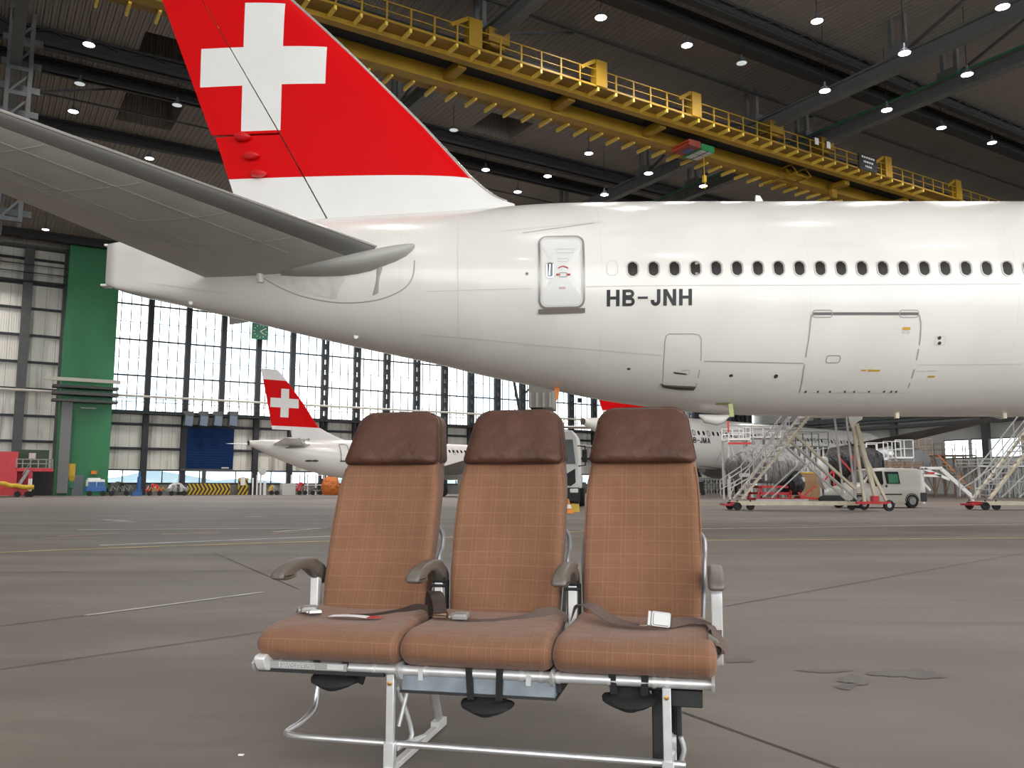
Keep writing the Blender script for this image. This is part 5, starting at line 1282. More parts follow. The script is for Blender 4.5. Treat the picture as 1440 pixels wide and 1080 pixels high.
# pixel of the lens, dim?, label
LD = [(125, 63, 0, 'hanging roof lamp, lit, just under the crane at top left'), (112, 118, 1, 'unlit hanging roof lamp in front of a dark roof opening at upper left'), (103, 157, 0, 'lit hanging roof lamp above the tailplane tip, upper left'),
      (249, 148, 1, 'unlit hanging roof lamp left of the red rudder'), (210, 223, 0, 'lit hanging roof lamp just above the tailplane leading edge'), (64, 323, 0, 'lit hanging roof lamp under the tailplane, left of the green pier'),
      (638, 183, 1, 'unlit hanging roof lamp right of the tail fin, nearest the crane'), (683, 239, 0, 'lit hanging roof lamp closest to the foot of the tail fin'), (728, 270, 0, 'lit hanging roof lamp lowest of those right of the fin foot'),
      (770, 248, 0, 'lit hanging roof lamp third to the right of the fin foot'), (828, 216, 0, 'lit hanging roof lamp under the far crane girder, above the cabin door'), (850, 274, 0, 'lit hanging roof lamp just above the fuselage top, over the first windows'),
      (845, 25, 0, 'lit hanging roof lamp alone above the crane at top centre'), (966, 64, 0, 'lit hanging roof lamp above the crane, second from top centre'), (1043, 89, 1, 'unlit hanging roof lamp above the crane, right of centre'),
      (912, 244, 0, 'lit hanging roof lamp under the crane hoist, left of it'), (989, 262, 0, 'lit hanging roof lamp low between the two grey runway beams'), (1149, 30, 0, 'lit hanging roof lamp near the top edge, right of centre'),
      (1160, 128, 0, 'lit hanging roof lamp just above the nearer runway beam'), (1272, 75, 0, 'lit hanging roof lamp over the nearer runway beam, upper right'), (1247, 155, 0, 'lit hanging roof lamp between the two runway beams at right'),
      (1324, 180, 0, 'lit hanging roof lamp below the farther runway beam at right'), (1395, 201, 0, 'lit hanging roof lamp nearest the right edge, below the beams'), (1360, 105, 0, 'lit hanging roof lamp between the runway beams, upper right'), (1410, 10, 0, 'lit hanging roof lamp in the top right corner')]
lp = make_lamp(); first = True
def spot(parent, e, size=.5, name='lamp_light'):
    l = bpy.data.lights.new(name, 'SPOT'); l.energy = e; l.spot_size = R(150); l.spot_blend = .6; l.shadow_soft_size = size; l.color = (1.0, .95, .92); l.specular_factor = .5
    o = bpy.data.objects.new(name, l); COL.objects.link(o); o.parent = parent; o.location = (0, 0, -.15); return o
E_LAMP = 800
LOW = {850, 912, 989, 1160, 1272, 1247, 1360, 1410}; q = MB(); q.tube([(0, 0, .6), (0, 0, 4.4)], .022, 6); lr = q.build('rod', M['black']); lrm = lr.data; bpy.data.objects.remove(lr)
for px, py, dim, lab_ in LD:
    o = lp if first else copy_tree(lp); first = False
    p = atz(px, py, ZC - 4.4 if px in LOW else LAMPZ); o.location = p
    if px in LOW:
        for c in o.children:
            if c.name.startswith('rod'): c.data = lrm
    tag(o, lab_, 'ceiling lamp', 'hanging roof lamps')
    if dim:
        for c in o.children:
            if c.name.startswith('lens'): c.data = c.data.copy(); c.data.materials[0] = EMD
    else: spot(o, E_LAMP)
# unseen lamps added to light the hall from behind and beside the camera
for i, a in enumerate((-30, -12, 6, 24, 42, 60, 78)):
    for j, b in enumerate((-22, -6, 10, 26)):
        p = H(a, b, LAMPZ)
        if p.y > 45 * 1.0: continue
        o = copy_tree([x for x in bpy.data.objects if x.name == 'hanging_lamp'][0])
        for c in list(o.children):
            if c.type == 'LIGHT': bpy.data.objects.remove(c)
        o.location = p; tag(o, 'added unseen roof lamp lighting the hall from behind the camera', 'ceiling lamp', 'added roof lamps behind the camera'); spot(o, E_LAMP * 1.5)

for k, (px, py) in enumerate(((350, 352), (450, 372), (550, 390), (660, 402), (800, 425), (950, 430), (1120, 440), (1300, 445), (520, 330), (760, 350), (-90, 330), (-220, 300), (-70, 235), (-200, 190), (1560, 300), (1500, 380))):  # hidden lamps added, stronger than the seen ones, to brighten the far wall
    o = copy_tree([x for x in bpy.data.objects if x.name == 'hanging_lamp'][0])
    for c in list(o.children):
        if c.type == 'LIGHT': bpy.data.objects.remove(c)
    o.location = atz(px, py, LAMPZ); tag(o, 'added unseen roof lamp behind the huge airliner or beyond the picture edge', 'ceiling lamp', 'added roof lamps beyond the airliner'); spot(o, E_LAMP * (7 if px < 900 else 3.5))
# ================================================================ ground equipment
def gp(px, py): return atz(px, py, 0.0)
# ---- mobile stairs with trestle
Y0 = 35.4
def P(px, py, dy=0): return at(px, py, Y0 + dy)
so_ = P(1037, 717); SR = root('maintenance_stairs', (so_.x, so_.y, 0), 0, 'cream tubular maintenance stairs on wheels standing between the seats and the white van', 'stairs')
def L_(p): return V(p) - V((so_.x, so_.y, 0))
near = [L_(P(1043, 702)), L_(P(1139, 584))]; dW = V((0, 1.25, 0))
def stairs(SR):
    for i, o_ in enumerate((V((0, 0, 0)), dW)):
        q = MB(); q.bar(near[0] + o_, near[1] + o_, .07, .22, up=(0, 1, 0)); q.build('stringer', M['cream'], SR, smooth=False)
    for k in range(15):
        t = (k + .7) / 15; p = near[0].lerp(near[1], t); q = MB(); q.box(p + dW / 2, (.26, 1.2, .04)); q.build('tread', M['alu_white'], SR, smooth=False)
    up = V((0, 0, 1.05))
    for o_ in (V((0, 0, 0)), dW):
        for h in (1.0, .5):
            q = MB(); a = near[0] + o_; b = near[1] + o_; u_ = V((0, 0, h)); q.tube([a + V((-.55, 0, .1 if h == 1 else .3)), a + V((-.55, 0, h * .8)), a + (b - a) * .10 + u_, b + u_], .028, 6); q.build('handrail', M['alu_white'], SR)
        for t in (.12, .3, .48, .66, .84): q = MB(); p = near[0].lerp(near[1], t) + o_; q.tube([p, p + V((0, 0, 1.0))], .022, 6); q.build('rail_post', M['alu_white'], SR)
    # top landing carries on behind the belly
    top = near[1]; q = MB(); q.box(top + dW / 2 + V((.8, 0, .05)), (1.7, 1.3, .12)); q.build('landing', M['alu_white'], SR, smooth=False)
    for o_ in (V((0, 0, 0)), dW):
        q = MB(); q.bar(L_(P(1117, 611)) + o_, L_(P(1203, 688)) + o_, .09, .16, up=(0, 1, 0)); q.build('diagonal_brace', M['cream'], SR, smooth=False)
        q = MB(); q.bar(L_(P(1115, 624)) + o_, L_(P(1205, 702)) + o_, .06, .09, up=(0, 1, 0)); q.build('diagonal_brace', M['lightgrey'], SR, smooth=False)
        q = MB(); q.bar(L_(P(1036, 708)) + o_, L_(P(1208, 708)) + o_, .10, .15); q.build('base_beam', M['cream'], SR, smooth=False)
        q = MB(); q.tube([L_(P(1117, 611)) + o_, L_(P(1150, 640)) + o_, L_(P(1085, 700)) + o_], .03, 6); q.build('tie_rod', M['alu_white'], SR)
        q = MB(); q.bar(top + V((1.5, 0, 0)) + o_, L_(P(1203, 700)) + o_, .07, .07); q.build('rear_post', M['lightgrey'], SR, smooth=False)
    q = MB(); q.bar(L_(P(1039, 708)), L_(P(1039, 708)) + dW, .12, .12); q.box(L_(P(1030, 710)) + dW / 2, (.5, 1.0, .08)); q.build('tow_end', M['red'], SR, smooth=False)
    for x_, y_ in ((1037, 0), (1037, 1.25), (1058, .3), (1200, .2)):
        c = L_(P(x_, 708)); c = V((c.x, y_, .17)); q = MB(); q.lathe([(0, -.05), (.08, -.05), (.16, -.06), (.17, -.03), (.17, .03), (.16, .06), (.08, .05), (0, .05)], c, 18, axis='Y'); q.tube([c, c + V((0, 0, .25))], .03, 6); q.build('wheel', M['rubber'], SR)
stairs(SR)
s2 = copy_tree(SR); s2.location = V(SR.location) + V((10.35, .3, 0)); s2['label'] = 'grey tubular maintenance stairs cut by the right edge of the picture'
SR['group'] = s2['group'] = 'tubular maintenance stairs'
# ---- tail trestle (tripod stand under the belly)
t0 = P(1247, 712, -1.0); TR = root('tail_trestle', (t0.x, t0.y, 0), 0, 'tall narrow cream trestle with red feet and a wheel, in front of the white van', 'trestle')
def L2(p): return V(p) - V((t0.x, t0.y, 0))
for a_, b_, w_ in (((1204, 596), (1233, 706), .15), ((1200, 601), (1216, 706), .11), ((1217, 643), (1250, 712), .10)):
    q = MB(); q.bar(L2(P(*a_, -1)), L2(P(*b_, -1)), w_, w_); q.build('leg', M['cream'], TR, smooth=False)
q = MB(); q.bar(L2(P(1202, 596, -1)), L2(P(1203, 700, .6)), .08, .08); q.build('leg', M['lightgrey'], TR, smooth=False)
q = MB(); q.prism([(-.35, .35), (.30, .18), (.25, .0), (.05, -.1), (-.1, -.35), (-.2, -.30)], lambda u, v, t: L2(P(1203, 590, -1)) + V((u, t, v)), -.05, .05); q.build('head_bracket', M['white'], TR)
q = MB(); q.bar(L2(P(1204, 707, -1)), L2(P(1252, 707, -1)), .14, .10); q.box(L2(P(1230, 702, -1)), (.24, .3, .26)); q.bar(L2(P(1215, 708, -1)), L2(P(1215, 706, 1.2)), .15, .12); q.build('foot_beam', M['red'], TR, smooth=False)
for x_, dy in ((1250, -1), (1215, 1.2)):
    q = MB(); c = L2(P(x_, 711, dy)); c.z = .22; q.lathe([(0, -.06), (.09, -.06), (.20, -.07), (.22, -.04), (.22, .04), (.20, .07), (.09, .06), (0, .06)], c, 20, axis='Y'); w = q.build('wheel', M['rubber'], TR)
    q = MB(); q.lathe([(0, -.075), (.09, -.07), (.10, .0), (0, 0)], c, 14, axis='Y'); q.build('hub', M['lightgrey'], w)
# ---- van
vg = gp(1231, 714); VN = root('van', (vg.x, vg.y, 0), R(12), 'small beige-white panel van facing left behind the cream stairs', 'van')
VP_ = mat('van_paint', (.55, .53, .48), .3, coat=.5)
def sect(x, zb, zm, zt, wb, wm, wt):
    return [(x, -wb, zb), (x, -wm, zb + .12), (x, -wm, zm), (x, -wt - .02, zt - .08), (x, -wt * .9, zt), (x, 0, zt + .02), (x, wt * .9, zt), (x, wt + .02, zt - .08), (x, wm, zm), (x, wm, zb + .12), (x, wb, zb)]
sec = [(-2.12, .35, .5, .70, .55, .62, .60), (-2.08, .25, .55, .86, .72, .80, .70), (-1.75, .22, .85, .98, .80, .85, .74), (-1.35, .22, .98, 1.08, .82, .86, .76), (-1.15, .22, 1.02, 1.14, .82, .86, .78), (-.55, .22, 1.05, 1.72, .82, .86, .66), (-.35, .22, 1.05, 1.80, .82, .86, .68), (.5, .22, 1.08, 1.84, .82, .86, .70), (1.7, .22, 1.08, 1.82, .82, .86, .72), (1.98, .25, 1.08, 1.76, .82, .85, .72), (2.06, .30, 1.05, 1.60, .78, .82, .70)]
q = MB(); q.loft([sect(*s) for s in sec]); bd = q.build('body', VP_, VN, angle=32)
q = MB(); q.prism([(-.98, 1.16), (-.60, 1.66), (-.12, 1.68), (-.12, 1.12), (-.25, .98), (-.62, 1.0)], lambda u, v, t: (u, -.815 + t - (.0 if v < 1.3 else -.07), v), -.05, .02); q.build('front_window', M['glassdark'], VN, smooth=False)
q = MB(); q.prism([(0.05, 1.10), (.05, 1.66), (.72, 1.66), (.74, 1.10)], lambda u, v, t: (u, -.835 + t - (.0 if v < 1.3 else -.09), v), -.04, .02); q.build('side_window', M['glassdark'], VN, smooth=False)
q = MB(); q.prism([(.14, 1.14), (.16, 1.55), (.66, 1.55), (.66, 1.14)], lambda u, v, t: (u, -.845 + t - (.0 if v < 1.3 else -.075), v), -.045, -.035); q.build('painted_green_reflection', mat('window_green', (.01, .16, .07), .3), VN, smooth=False)  # green window reflection painted as a thin coloured panel
q = MB(); q.add([(-1.10, -.70, 1.16), (-1.10, .70, 1.16), (-.60, .60, 1.70), (-.60, -.60, 1.70), (-1.13, -.70, 1.19), (-1.13, .70, 1.19), (-.63, .60, 1.73), (-.63, -.60, 1.73)], [(0, 1, 2, 3), (4, 5, 6, 7), (0, 1, 5, 4), (1, 2, 6, 5), (2, 3, 7, 6), (3, 0, 4, 7)]); q.build('windscreen', M['glassdark'], VN, smooth=False)
q = MB(); q.box((-2.02, 0, .42), (.26, 1.60, .34)); q.box((-1.98, 0, .30), (.3, 1.64, .14)); q.build('front_bumper', mat('bumper_black', (.03, .032, .035), .6), VN, bevel=.04)
q = MB(); q.box((2.04, 0, .42), (.14, 1.66, .26)); q.box((1.93, -.82, .50), (.34, .12, .40)); q.build('rear_bumper', bpy.data.materials['bumper_black'], VN, bevel=.03)
for s in (-1, 1): q = MB(); q.box((-2.06, s * .60, .72), (.10, .30, .16)); q.build('headlamp', M['chrome'], VN, bevel=.03)
q = MB(); q.box((.25, -.865, .62), (1.1, .02, .06)); q.build('side_rubbing_strip', M['black'], VN); q = MB(); q.box((.02, -.872, 1.0), (.10, .02, .10), M=Matrix.Rotation(R(45), 3, 'Y')); q.build('fuel_sticker', M['black'], VN)
q = MB(); q.box((2.05, -.66, 1.35), (.06, .12, .5)); q.build('tail_lamp', M['red'], VN)
q = MB(); q.box((-.72, -.98, 1.12), (.12, .2, .16)); q.build('door_mirror', M['black'], VN, bevel=.02)
for x_ in (-1.38, 1.32):
    for s in (-1, 1):
        q = MB(); q.lathe([(0, -.09), (.18, -.09), (.20, -.05), (.27, -.10), (.31, -.08), (.31, .08), (.27, .1), (0, .1)], (x_, s * .80, .31), 22, axis='Y'); w = q.build('wheel', M['rubber'], VN); q = MB(); q.lathe([(0, -.10 if s < 0 else .1), (.17, -.095 if s < 0 else .095), (.17, 0), (0, 0)], (x_, s * .80, .31), 14, axis='Y'); q.build('hub_cap', M['greyp'], w)
        if s < 0: q = MB(); q.tube([(x_ + .35 * cos(t), -.858, .31 + .35 * sin(t)) for t in [pi * k / 12 for k in range(13)]], .02, 6); q.build('wheel_arch', bpy.data.materials['bumper_black'], VN)
# ---- covered engine on its red stand
def blob(cx, cy, cz, rx, ry, rz_, seed, flat=0):
    rnd = random.Random(seed); ph = [rnd.uniform(0, 6) for _ in range(6)]; rings = []
    for i in range(1, 20):
        th = pi * i / 20; ring = []
        for j in range(36):
            t = 2 * pi * j / 36; f = 1 + .05 * sin(3 * t + ph[0] + 2 * th) + .09 * sin(12 * t + ph[1] + th) * sin(th) * min(1, th / 2) + .05 * abs(sin(9 * t + ph[2] + 2 * th)) + .04 * sin(5 * th + ph[3]); x, y, z = rx * sin(th) * cos(t) * f, ry * sin(th) * sin(t) * f, rz_ * cos(th)
            x = (abs(x) / rx) ** .8 * rx * (1 if x > 0 else -1); z = max(z, -rz_ * .8); ring.append((cx + x, cy + y, cz + z))
        rings.append(ring)
    return MB().loft(rings)
TARP = mat('grey_tarpaulin', (.26, .26, .26), .5, bump=1, bscale=1.6, bd=.6, stretch=(1.6, 1, .6)); TARPD = mat('black_tarpaulin', (.02, .02, .022), .45, bump=1, bscale=1.6, bd=.5, stretch=(1.6, 1, .6))
e0 = gp(1080, 707); EN = root('engine_stand', (e0.x, e0.y, 0), 0, 'jet engine under a grey tarpaulin on a red wheeled stand behind the cream stairs', 'jet engine')
s_ = e0.y / F
blob(-.1, 0, (707 - 656) * s_, 49 * s_, 1.5, 30 * s_, 4).build('tarpaulin_cover', TARP, EN, angle=70)
blob(30 * s_, -.4, (707 - 680) * s_, 15 * s_, 1.2, 20 * s_, 9).build('dark_cover', TARPD, EN, angle=70)
for x_, z_, w_, h_ in ((-40, 38, 14, 5), (30, 54, 7, 8), (9, 60, 8, 6), (40, 32, 5, 6), (-12, 35, 3, 9)):
    q = MB(); q.box((x_ * s_, -1.45 + abs(x_) * .008, z_ * s_), (w_ * s_, .03, h_ * s_)); q.v = [(a, b - .22, c) for a, b, c in q.v]; q.build('sticker', M['lightgrey'], EN, smooth=False)
for x0_, z0_, x1_, z1_ in ((-20, 22, 28, 22), (-20, 5, 38, 5), (-18, 22, -22, 4), (24, 22, 20, 4), (-20, 13, 22, 13), (38, 5, 28, 26)):
    for y_ in (-1.3, 1.0): q = MB(); q.bar((x0_ * s_, y_, z0_ * s_), (x1_ * s_, y_, z1_ * s_), .14); q.build('stand_frame', M['red'], EN, smooth=False)
q = MB(); q.box((10 * s_, -1.4, 4 * s_), (70 * s_, .2, .12)); q.build('pale_skid', M['lightgrey'], EN, smooth=False)
q = MB(); q.bar((38 * s_, -1, 8 * s_), (70 * s_, -1, 5 * s_), .12, .12); q.bar((38 * s_, -1, 6 * s_), (60 * s_, -1, 24 * s_), .07, .07); q.build('drawbar', M['red'], EN, smooth=False)
for x_ in (-16, 32, 66): q = MB(); q.lathe([(0, -.1), (.2, -.1), (.22, 0), (.2, .1), (0, .1)], (x_ * s_, -1.2, .22), 14, axis='Y'); q.build('wheel', M['rubber'], EN)
e1 = gp(1178, 706); E2 = root('open_engine', (e1.x, e1.y, 0), 0, 'uncovered black jet engine with a white intake ring and red struts behind the stairs', 'jet engine')
s_ = e1.y / F
q = MB(); q.lathe([(.9, -1.6), (1.28, -1.3), (1.38, -.4), (1.3, .6), (1.15, 1.4), (.8, 1.9), (.5, 1.9), (.5, 1.5), (0, 1.5)], (22 * s_, 0, 49 * s_), 28, axis='X', M=Matrix.Rotation(R(-30), 3, 'Z')); q.build('core', TARPD, E2)
q = MB(); q.lathe([(0, -.15), (.9, -.15), (1.05, -.1), (1.05, .15), (.9, .2), (0, .2)], (-22 * s_, -.6, 40 * s_), 28, axis='X', M=Matrix.Rotation(R(-38), 3, 'Z')); q.build('intake_cover', M['lightgrey'], E2)
for x0_, z0_, x1_, z1_ in ((-10, 64, 18, 30), (8, 66, 22, 40), (-16, 42, -16, 8), (-30, 28, -16, 44), (-28, 6, 30, 6), (26, 30, 28, 6), (-16, 8, -16, 0), (28, 6, 28, 0)):
    q = MB(); q.bar((x0_ * s_, -1.5, z0_ * s_), (x1_ * s_, -1.5, z1_ * s_), .09); q.build('red_strut', M['red'], E2, smooth=False)
# plywood crate
c0 = gp(1136, 704); cr_ = root('crate', (c0.x, c0.y + .5, 0), 0, 'plain plywood crate with a yellow lid between the two jet engines', 'crate')
s_ = c0.y / F; q = MB(); q.box((0, 0, 19 * s_), (34 * s_, 1.2, 36 * s_)); q.build('crate_body', M['wood'], cr_, smooth=False); q = MB(); q.box((-2 * s_, 0, 38.5 * s_), (30 * s_, 1.25, 2.4 * s_)); q.build('lid', M['yellow'], cr_, smooth=False)
# ---- platforms
def platform(name, px0, px1, pdeck, pg, rail, m_rail, m_leg, label, depth=2.4, nleg=3, cat='platform', cross=True, group=None):
    a = gp(px0, pg); b = gp(px1, pg); s_ = a.y / F; L = (px1 - px0) * s_; zd = (pg - pdeck) * s_
    o = root(name, (a.x, a.y, 0), 0, label, cat, group)
    q = MB(); q.b2((0, 0, zd - .15), (L, depth, zd)); q.build('deck', m_rail, o, smooth=False)
    n = max(2, int(L / 1.2)); hr = rail * s_
    for y in (0, depth):
        q = MB()
        for f in (.5, 1): q.b2((0, y - .035, zd + hr * f - .06), (L, y + .035, zd + hr * f))
        for k in range(n + 1): x = L * k / n; q.b2((x - .035, y - .035, zd), (x + .035, y + .035, zd + hr))
        q.build('railing', m_rail, o, smooth=False)
    for k in range(nleg):
        x = L * k / (nleg - 1); 
        for y in (.05, depth - .05): q = MB(); q.b2((x - .07, y - .07, 0), (x + .07, y + .07, zd - .1)); q.build('leg', m_leg, o, smooth=False)
        if cross and k < nleg - 1:
            x1 = L * (k + 1) / (nleg - 1); q = MB(); q.bar((x, 0, .3), (x1, 0, zd - .3), .08); q.bar((x, 0, zd - .3), (x1, 0, .3), .08); q.b2((x, -.05, zd * .5 - .05), (x1, .05, zd * .5 + .05)); q.build('cross_brace', m_leg, o, smooth=False)
    return o, s_, L, zd
platform('dock_platform', 1222, 1252, 645, 701, 22, M['white'], M['greyp'], 'white caged access platform behind the van roof, left one of two', nleg=2)
platform('dock_platform', 1263, 1288, 643, 701, 24, M['white'], M['greyp'], 'white caged access platform with red panels behind the van roof, right one of two', nleg=2)
o, s_, L, zd = platform('dock_platform', 1296, 1315, 639, 698, 22, mat('peach_paint', (.55, .36, .22), .5), mat('brown_steel', (.20, .13, .08), .6), 'peach-orange caged tower beside the dock stairs', nleg=2)
o, s_, L, zd = platform('dock_platform', 1317, 1376, 640, 697, 16, bpy.data.materials['brown_steel'], bpy.data.materials['brown_steel'], 'long brown tail dock with open steps and braces right of the van', nleg=5, depth=3)
st_m = mat('pale_tread', (.42, .38, .33), .6)
for k in range(9): q = MB(); q.box((L * (.05 + .075 * k), -.6, zd - .5 - k * .42), (.9, .5, .08)); q.build('step', st_m, o, smooth=False)
q = MB(); q.bar((0, -.8, zd), (L * .75, -.8, zd - 4.1), .08, .2); q.build('stair_string', M['orange'], o, smooth=False)
platform('dock_platform', 1378, 1475, 655, 700, 10, M['lightgrey'], M['greyp'], 'grey scaffold dock at the right edge under the bright window', nleg=8, depth=4)
platform('rack', 1224, 1300, 655, 705, 5, bpy.data.materials['brown_steel'], M['greyp'], 'long low dark storage rack behind the van', nleg=6, depth=1.2, cat='rack')
o, s_, L, zd = platform('lift_platform', 1027, 1058, 617, 703, 16, M['white'], M['lightgrey'], 'white lift platform with red posts against the lettered background airliner', nleg=2, depth=2)
q = MB(); q.box((-.0, -.05, zd + .9), (.12, .08, .9)); q.build('red_post', M['red'], o, smooth=False); q = MB(); q.box((L * .5, 0, zd - .4), (L * 1.05, .2, .14)); q.build('red_rail', M['red'], o, smooth=False)
platform('lift_platform', 1062, 1112, 614, 703, 15, M['lightgrey'], M['greyp'], 'grey lift platform behind the top of the cream stairs', nleg=3, depth=2)
platform('scaffold', 1122, 1168, 628, 700, 20, M['steel'], M['lightgrey'], 'dense dark scaffold against the background fuselage, right of the stairs', nleg=7, depth=2.5)
platform('storage_cage', 985, 1032, 674, 694.2, 3, M['lightgrey'], M['lightgrey'], 'grey mesh storage cage low behind the right seat headrest', nleg=7, depth=2, cat='cage')
for px_ in (993, 1001): p = gp(px_, 694.2); q = MB(); q.box((0, 0, 0), (.7, .5, .5)); q.lathe([(0, 1.1), (.3, 1.05), (.35, -.25), (0, -.25)], (0, 0, 0), 12); tag(q.build('beacon', M['cream'], None, loc=(p.x, p.y + 1, p.y / F * 20.6 + .40)), 'cream drum standing on the grey storage cage, %s one' % ('left' if px_ == 993 else 'right'), 'drum', 'cream drums on the cage')
p = gp(985, 696.5); bb = root('rubbish_cart', (p.x, p.y, 0), 0, 'dark cart beside the right seat, in front of the grey cage', 'cart'); s_ = p.y / F; q = MB(); q.box((-2 * s_, 0, 11 * s_), (12 * s_, 1.2, 15 * s_)); q.build('bin', M['black'], bb, bevel=.1); q = MB(); q.box((-2 * s_, 0, 20 * s_), (8 * s_, 1.0, 8 * s_)); q.build('lid', M['greyp'], bb, bevel=.1)
for dx in (-5, 2): q = MB(); q.lathe([(0, -.1), (.25, -.1), (.25, .1), (0, .1)], (dx * s_, -.6, .25), 12, axis='Y'); q.build('wheel', M['rubber'], bb)
# white A-frame tow bar right of the van
p = gp(1297, 708); tb_ = root('a_frame_rack', (p.x, p.y, 0), 0, 'white triangular tow frame leaning behind the van rear', 'tow frame'); s_ = p.y / F
for a_, b_, w in (((0, 49), (28, 49), .16), ((28, 49), (68, 11), .22), ((5, 48), (40, 33), .16), ((0, 39), (28, 38), .14), ((0, 32), (12, 18), .12), ((68, 11), (72, 0), .14), ((2, 49), (2, 0), .12)):
    q = MB(); q.bar((a_[0] * s_, 0, a_[1] * s_), (b_[0] * s_, 0, b_[1] * s_), w, .12, up=(0, 1, 0)); q.build('bar', M['white'], tb_, smooth=False)
q = MB(); q.box((14 * s_, -.05, 42 * s_), (10 * s_, .04, 3 * s_)); q.build('red_marking', M['red'], tb_, smooth=False)
# ---- truck with raised box between the middle and right seats
p = gp(775, 716); TK = root('truck', (p.x, p.y, 0), R(-8), 'white truck cab with black bumper behind the gap between middle and right seats', 'truck'); s_ = p.y / F
tz = (716 - 605) * s_; cw_ = 1.18
q = MB(); pr = [(-cw_, .9), (-cw_, tz - .35), (-cw_ + .18, tz - .05), (0, tz), (cw_ - .22, tz - .05), (cw_ - .03, tz - .35), (cw_ + .02, 1.9), (cw_ + .05, .9)]
q.prism(pr, lambda u, v, t: (u, t, v), 0, 2.2); q.build('cab', M['white'], TK, bevel=.06)
q = MB(); q.prism([(-cw_ + .16, 1.95), (-cw_ + .2, tz - .45), (cw_ - .22, tz - .45), (cw_ - .10, 1.95)], lambda u, v, t: (u, t, v), -.03, .02); q.build('windscreen', M['glassdark'], TK, smooth=False)
q = MB(); q.prism([(-cw_ + .3, 1.0), (-cw_ + .3, 1.75), (cw_ - .45, 1.55), (cw_ - .12, 1.75), (cw_ - .10, 1.15), (cw_ - .3, 1.0)], lambda u, v, t: (u, t, v), -.03, .02); q.build('grille', M['black'], TK, smooth=False)
q = MB(); q.box((0, -.05, .62), (2.5, .35, .62)); q.box((0, .2, .3), (2.2, .3, .4)); q.build('bumper', M['black'], TK, bevel=.05)
for s in (-1, 1):
    q = MB(); q.box((s * 1.02, -.24, .80), (.36, .06, .18)); q.build('headlamp', mat('headlamp_glass', (.8, .8, .78), .2) if s < 0 else bpy.data.materials['headlamp_glass'], TK, bevel=.03)
    q = MB(); q.tube([(s * (cw_ - .1), .1, 2.75), (s * (cw_ + .32), -.1, 2.72), (s * (cw_ + .34), -.1, 1.9), (s * (cw_ - .05), .1, 1.85)], .03, 6); mr = q.build('mirror_arm', M['black'], TK); q = MB(); q.box((s * (cw_ + .30), -.08, 2.3), (.22, .1, .55)); q.build('mirror', M['black'], mr, bevel=.03)
    for y_ in (1.0, 5.5): q = MB(); q.lathe([(0, -.15), (.3, -.15), (.5, -.17), (.52, 0), (.5, .17), (0, .15)], (s * .98, y_, .52), 18, axis='X'); q.build('wheel', M['rubber'], TK)
for x_ in (.62, .50): q = MB(); q.box((x_, -.04, 2.35), (.05, .03, .9)); q.build('cab_curtain', M['cream'], TK)
q = MB(); q.b2((-1.1, 2.2, .9), (1.1, 8, 1.2)); q.build('chassis', M['steel'], TK, smooth=False)
zb0 = (716 - 565) * s_; zb1 = (716 - 536) * s_; xb0, xb1 = -42 * s_, -6 * s_
q = MB(); q.b2((xb0, 2.8, zb0), (xb1, 5.2, zb1 + .3)); lb = q.build('raised_box', mat('lift_box_grey', (.33, .33, .30), .5), TK, smooth=False)
for k in range(4): x_ = xb0 + (xb1 - xb0) * (.08 + .28 * k); q = MB(); q.b2((x_ - .05, 2.72, zb0), (x_ + .05, 2.8, zb1 - .2)); q.build('box_rib', M['lightgrey'], lb, smooth=False)
q = MB(); q.b2((xb0 + .1, 2.9, zb0 - .45), (xb1 - .5, 5.1, zb0)); q.build('box_floor', M['black'], lb, smooth=False)
for x_ in (xb0 + .2, xb1 - .4):
    q = MB(); q.bar((x_, 3.4, 1.1), (x_, 4.6, zb0 - .3), .14); q.bar((x_, 4.6, 1.1), (x_, 3.4, zb0 - .3), .14); q.build('scissor_arm', M['steel'], TK, smooth=False)
q = MB(); q.bar((xb0 - .4, 3, zb0 - .5), (xb0 - .75, 3, zb1 + .5), .12); q.bar((xb0 - .4, 3, zb0 + .5), (xb0 + .1, 3, zb1 + .1), .08); q.build('boom', M['steel'], TK, smooth=False)
# cone and yellow chock
p = gp(799, 722); cn = root('traffic_cone', (p.x, p.y, 0), 0, 'small orange and white traffic cone in front of the truck, between the seats', 'traffic cone')
q = MB(); q.lathe([(.17, .03), (.035, .50), (.03, .52), (0, .52)], n=16); q.build('cone', M['orange'], cn); q = MB(); q.lathe([(.128, .18), (.090, .32), (.085, .32), (.12, .18)], n=16); q.v = [(x * 1.04, y * 1.04, z) for x, y, z in q.v]; q.build('white_band', M['white'], cn); q = MB(); q.box((0, 0, .015), (.40, .40, .03)); q.build('base', M['orange'], cn)
p = gp(808, 720); q = MB(); q.prism([(-.2, 0), (.2, 0), (.16, .30), (-.12, .32)], lambda u, v, t: (u, t, v), -.12, .12); o = q.build('wheel_chock', M['yellow'], None, loc=(p.x, p.y, 0)); tag(o, 'yellow wheel chock on the floor beside the traffic cone', 'wheel chock')
# small orange pennant hanging from the belly
pp = at(783, 548, YC - .4); q = MB(); q.prism([(-.08, .1), (.08, .06), (.05, -.25), (-.02, -.32)], lambda u, v, t: (u, t, v), -.01, .01); o = q.build('streamer', M['orange'], T); o.location = pp - V((0, YC, 0))
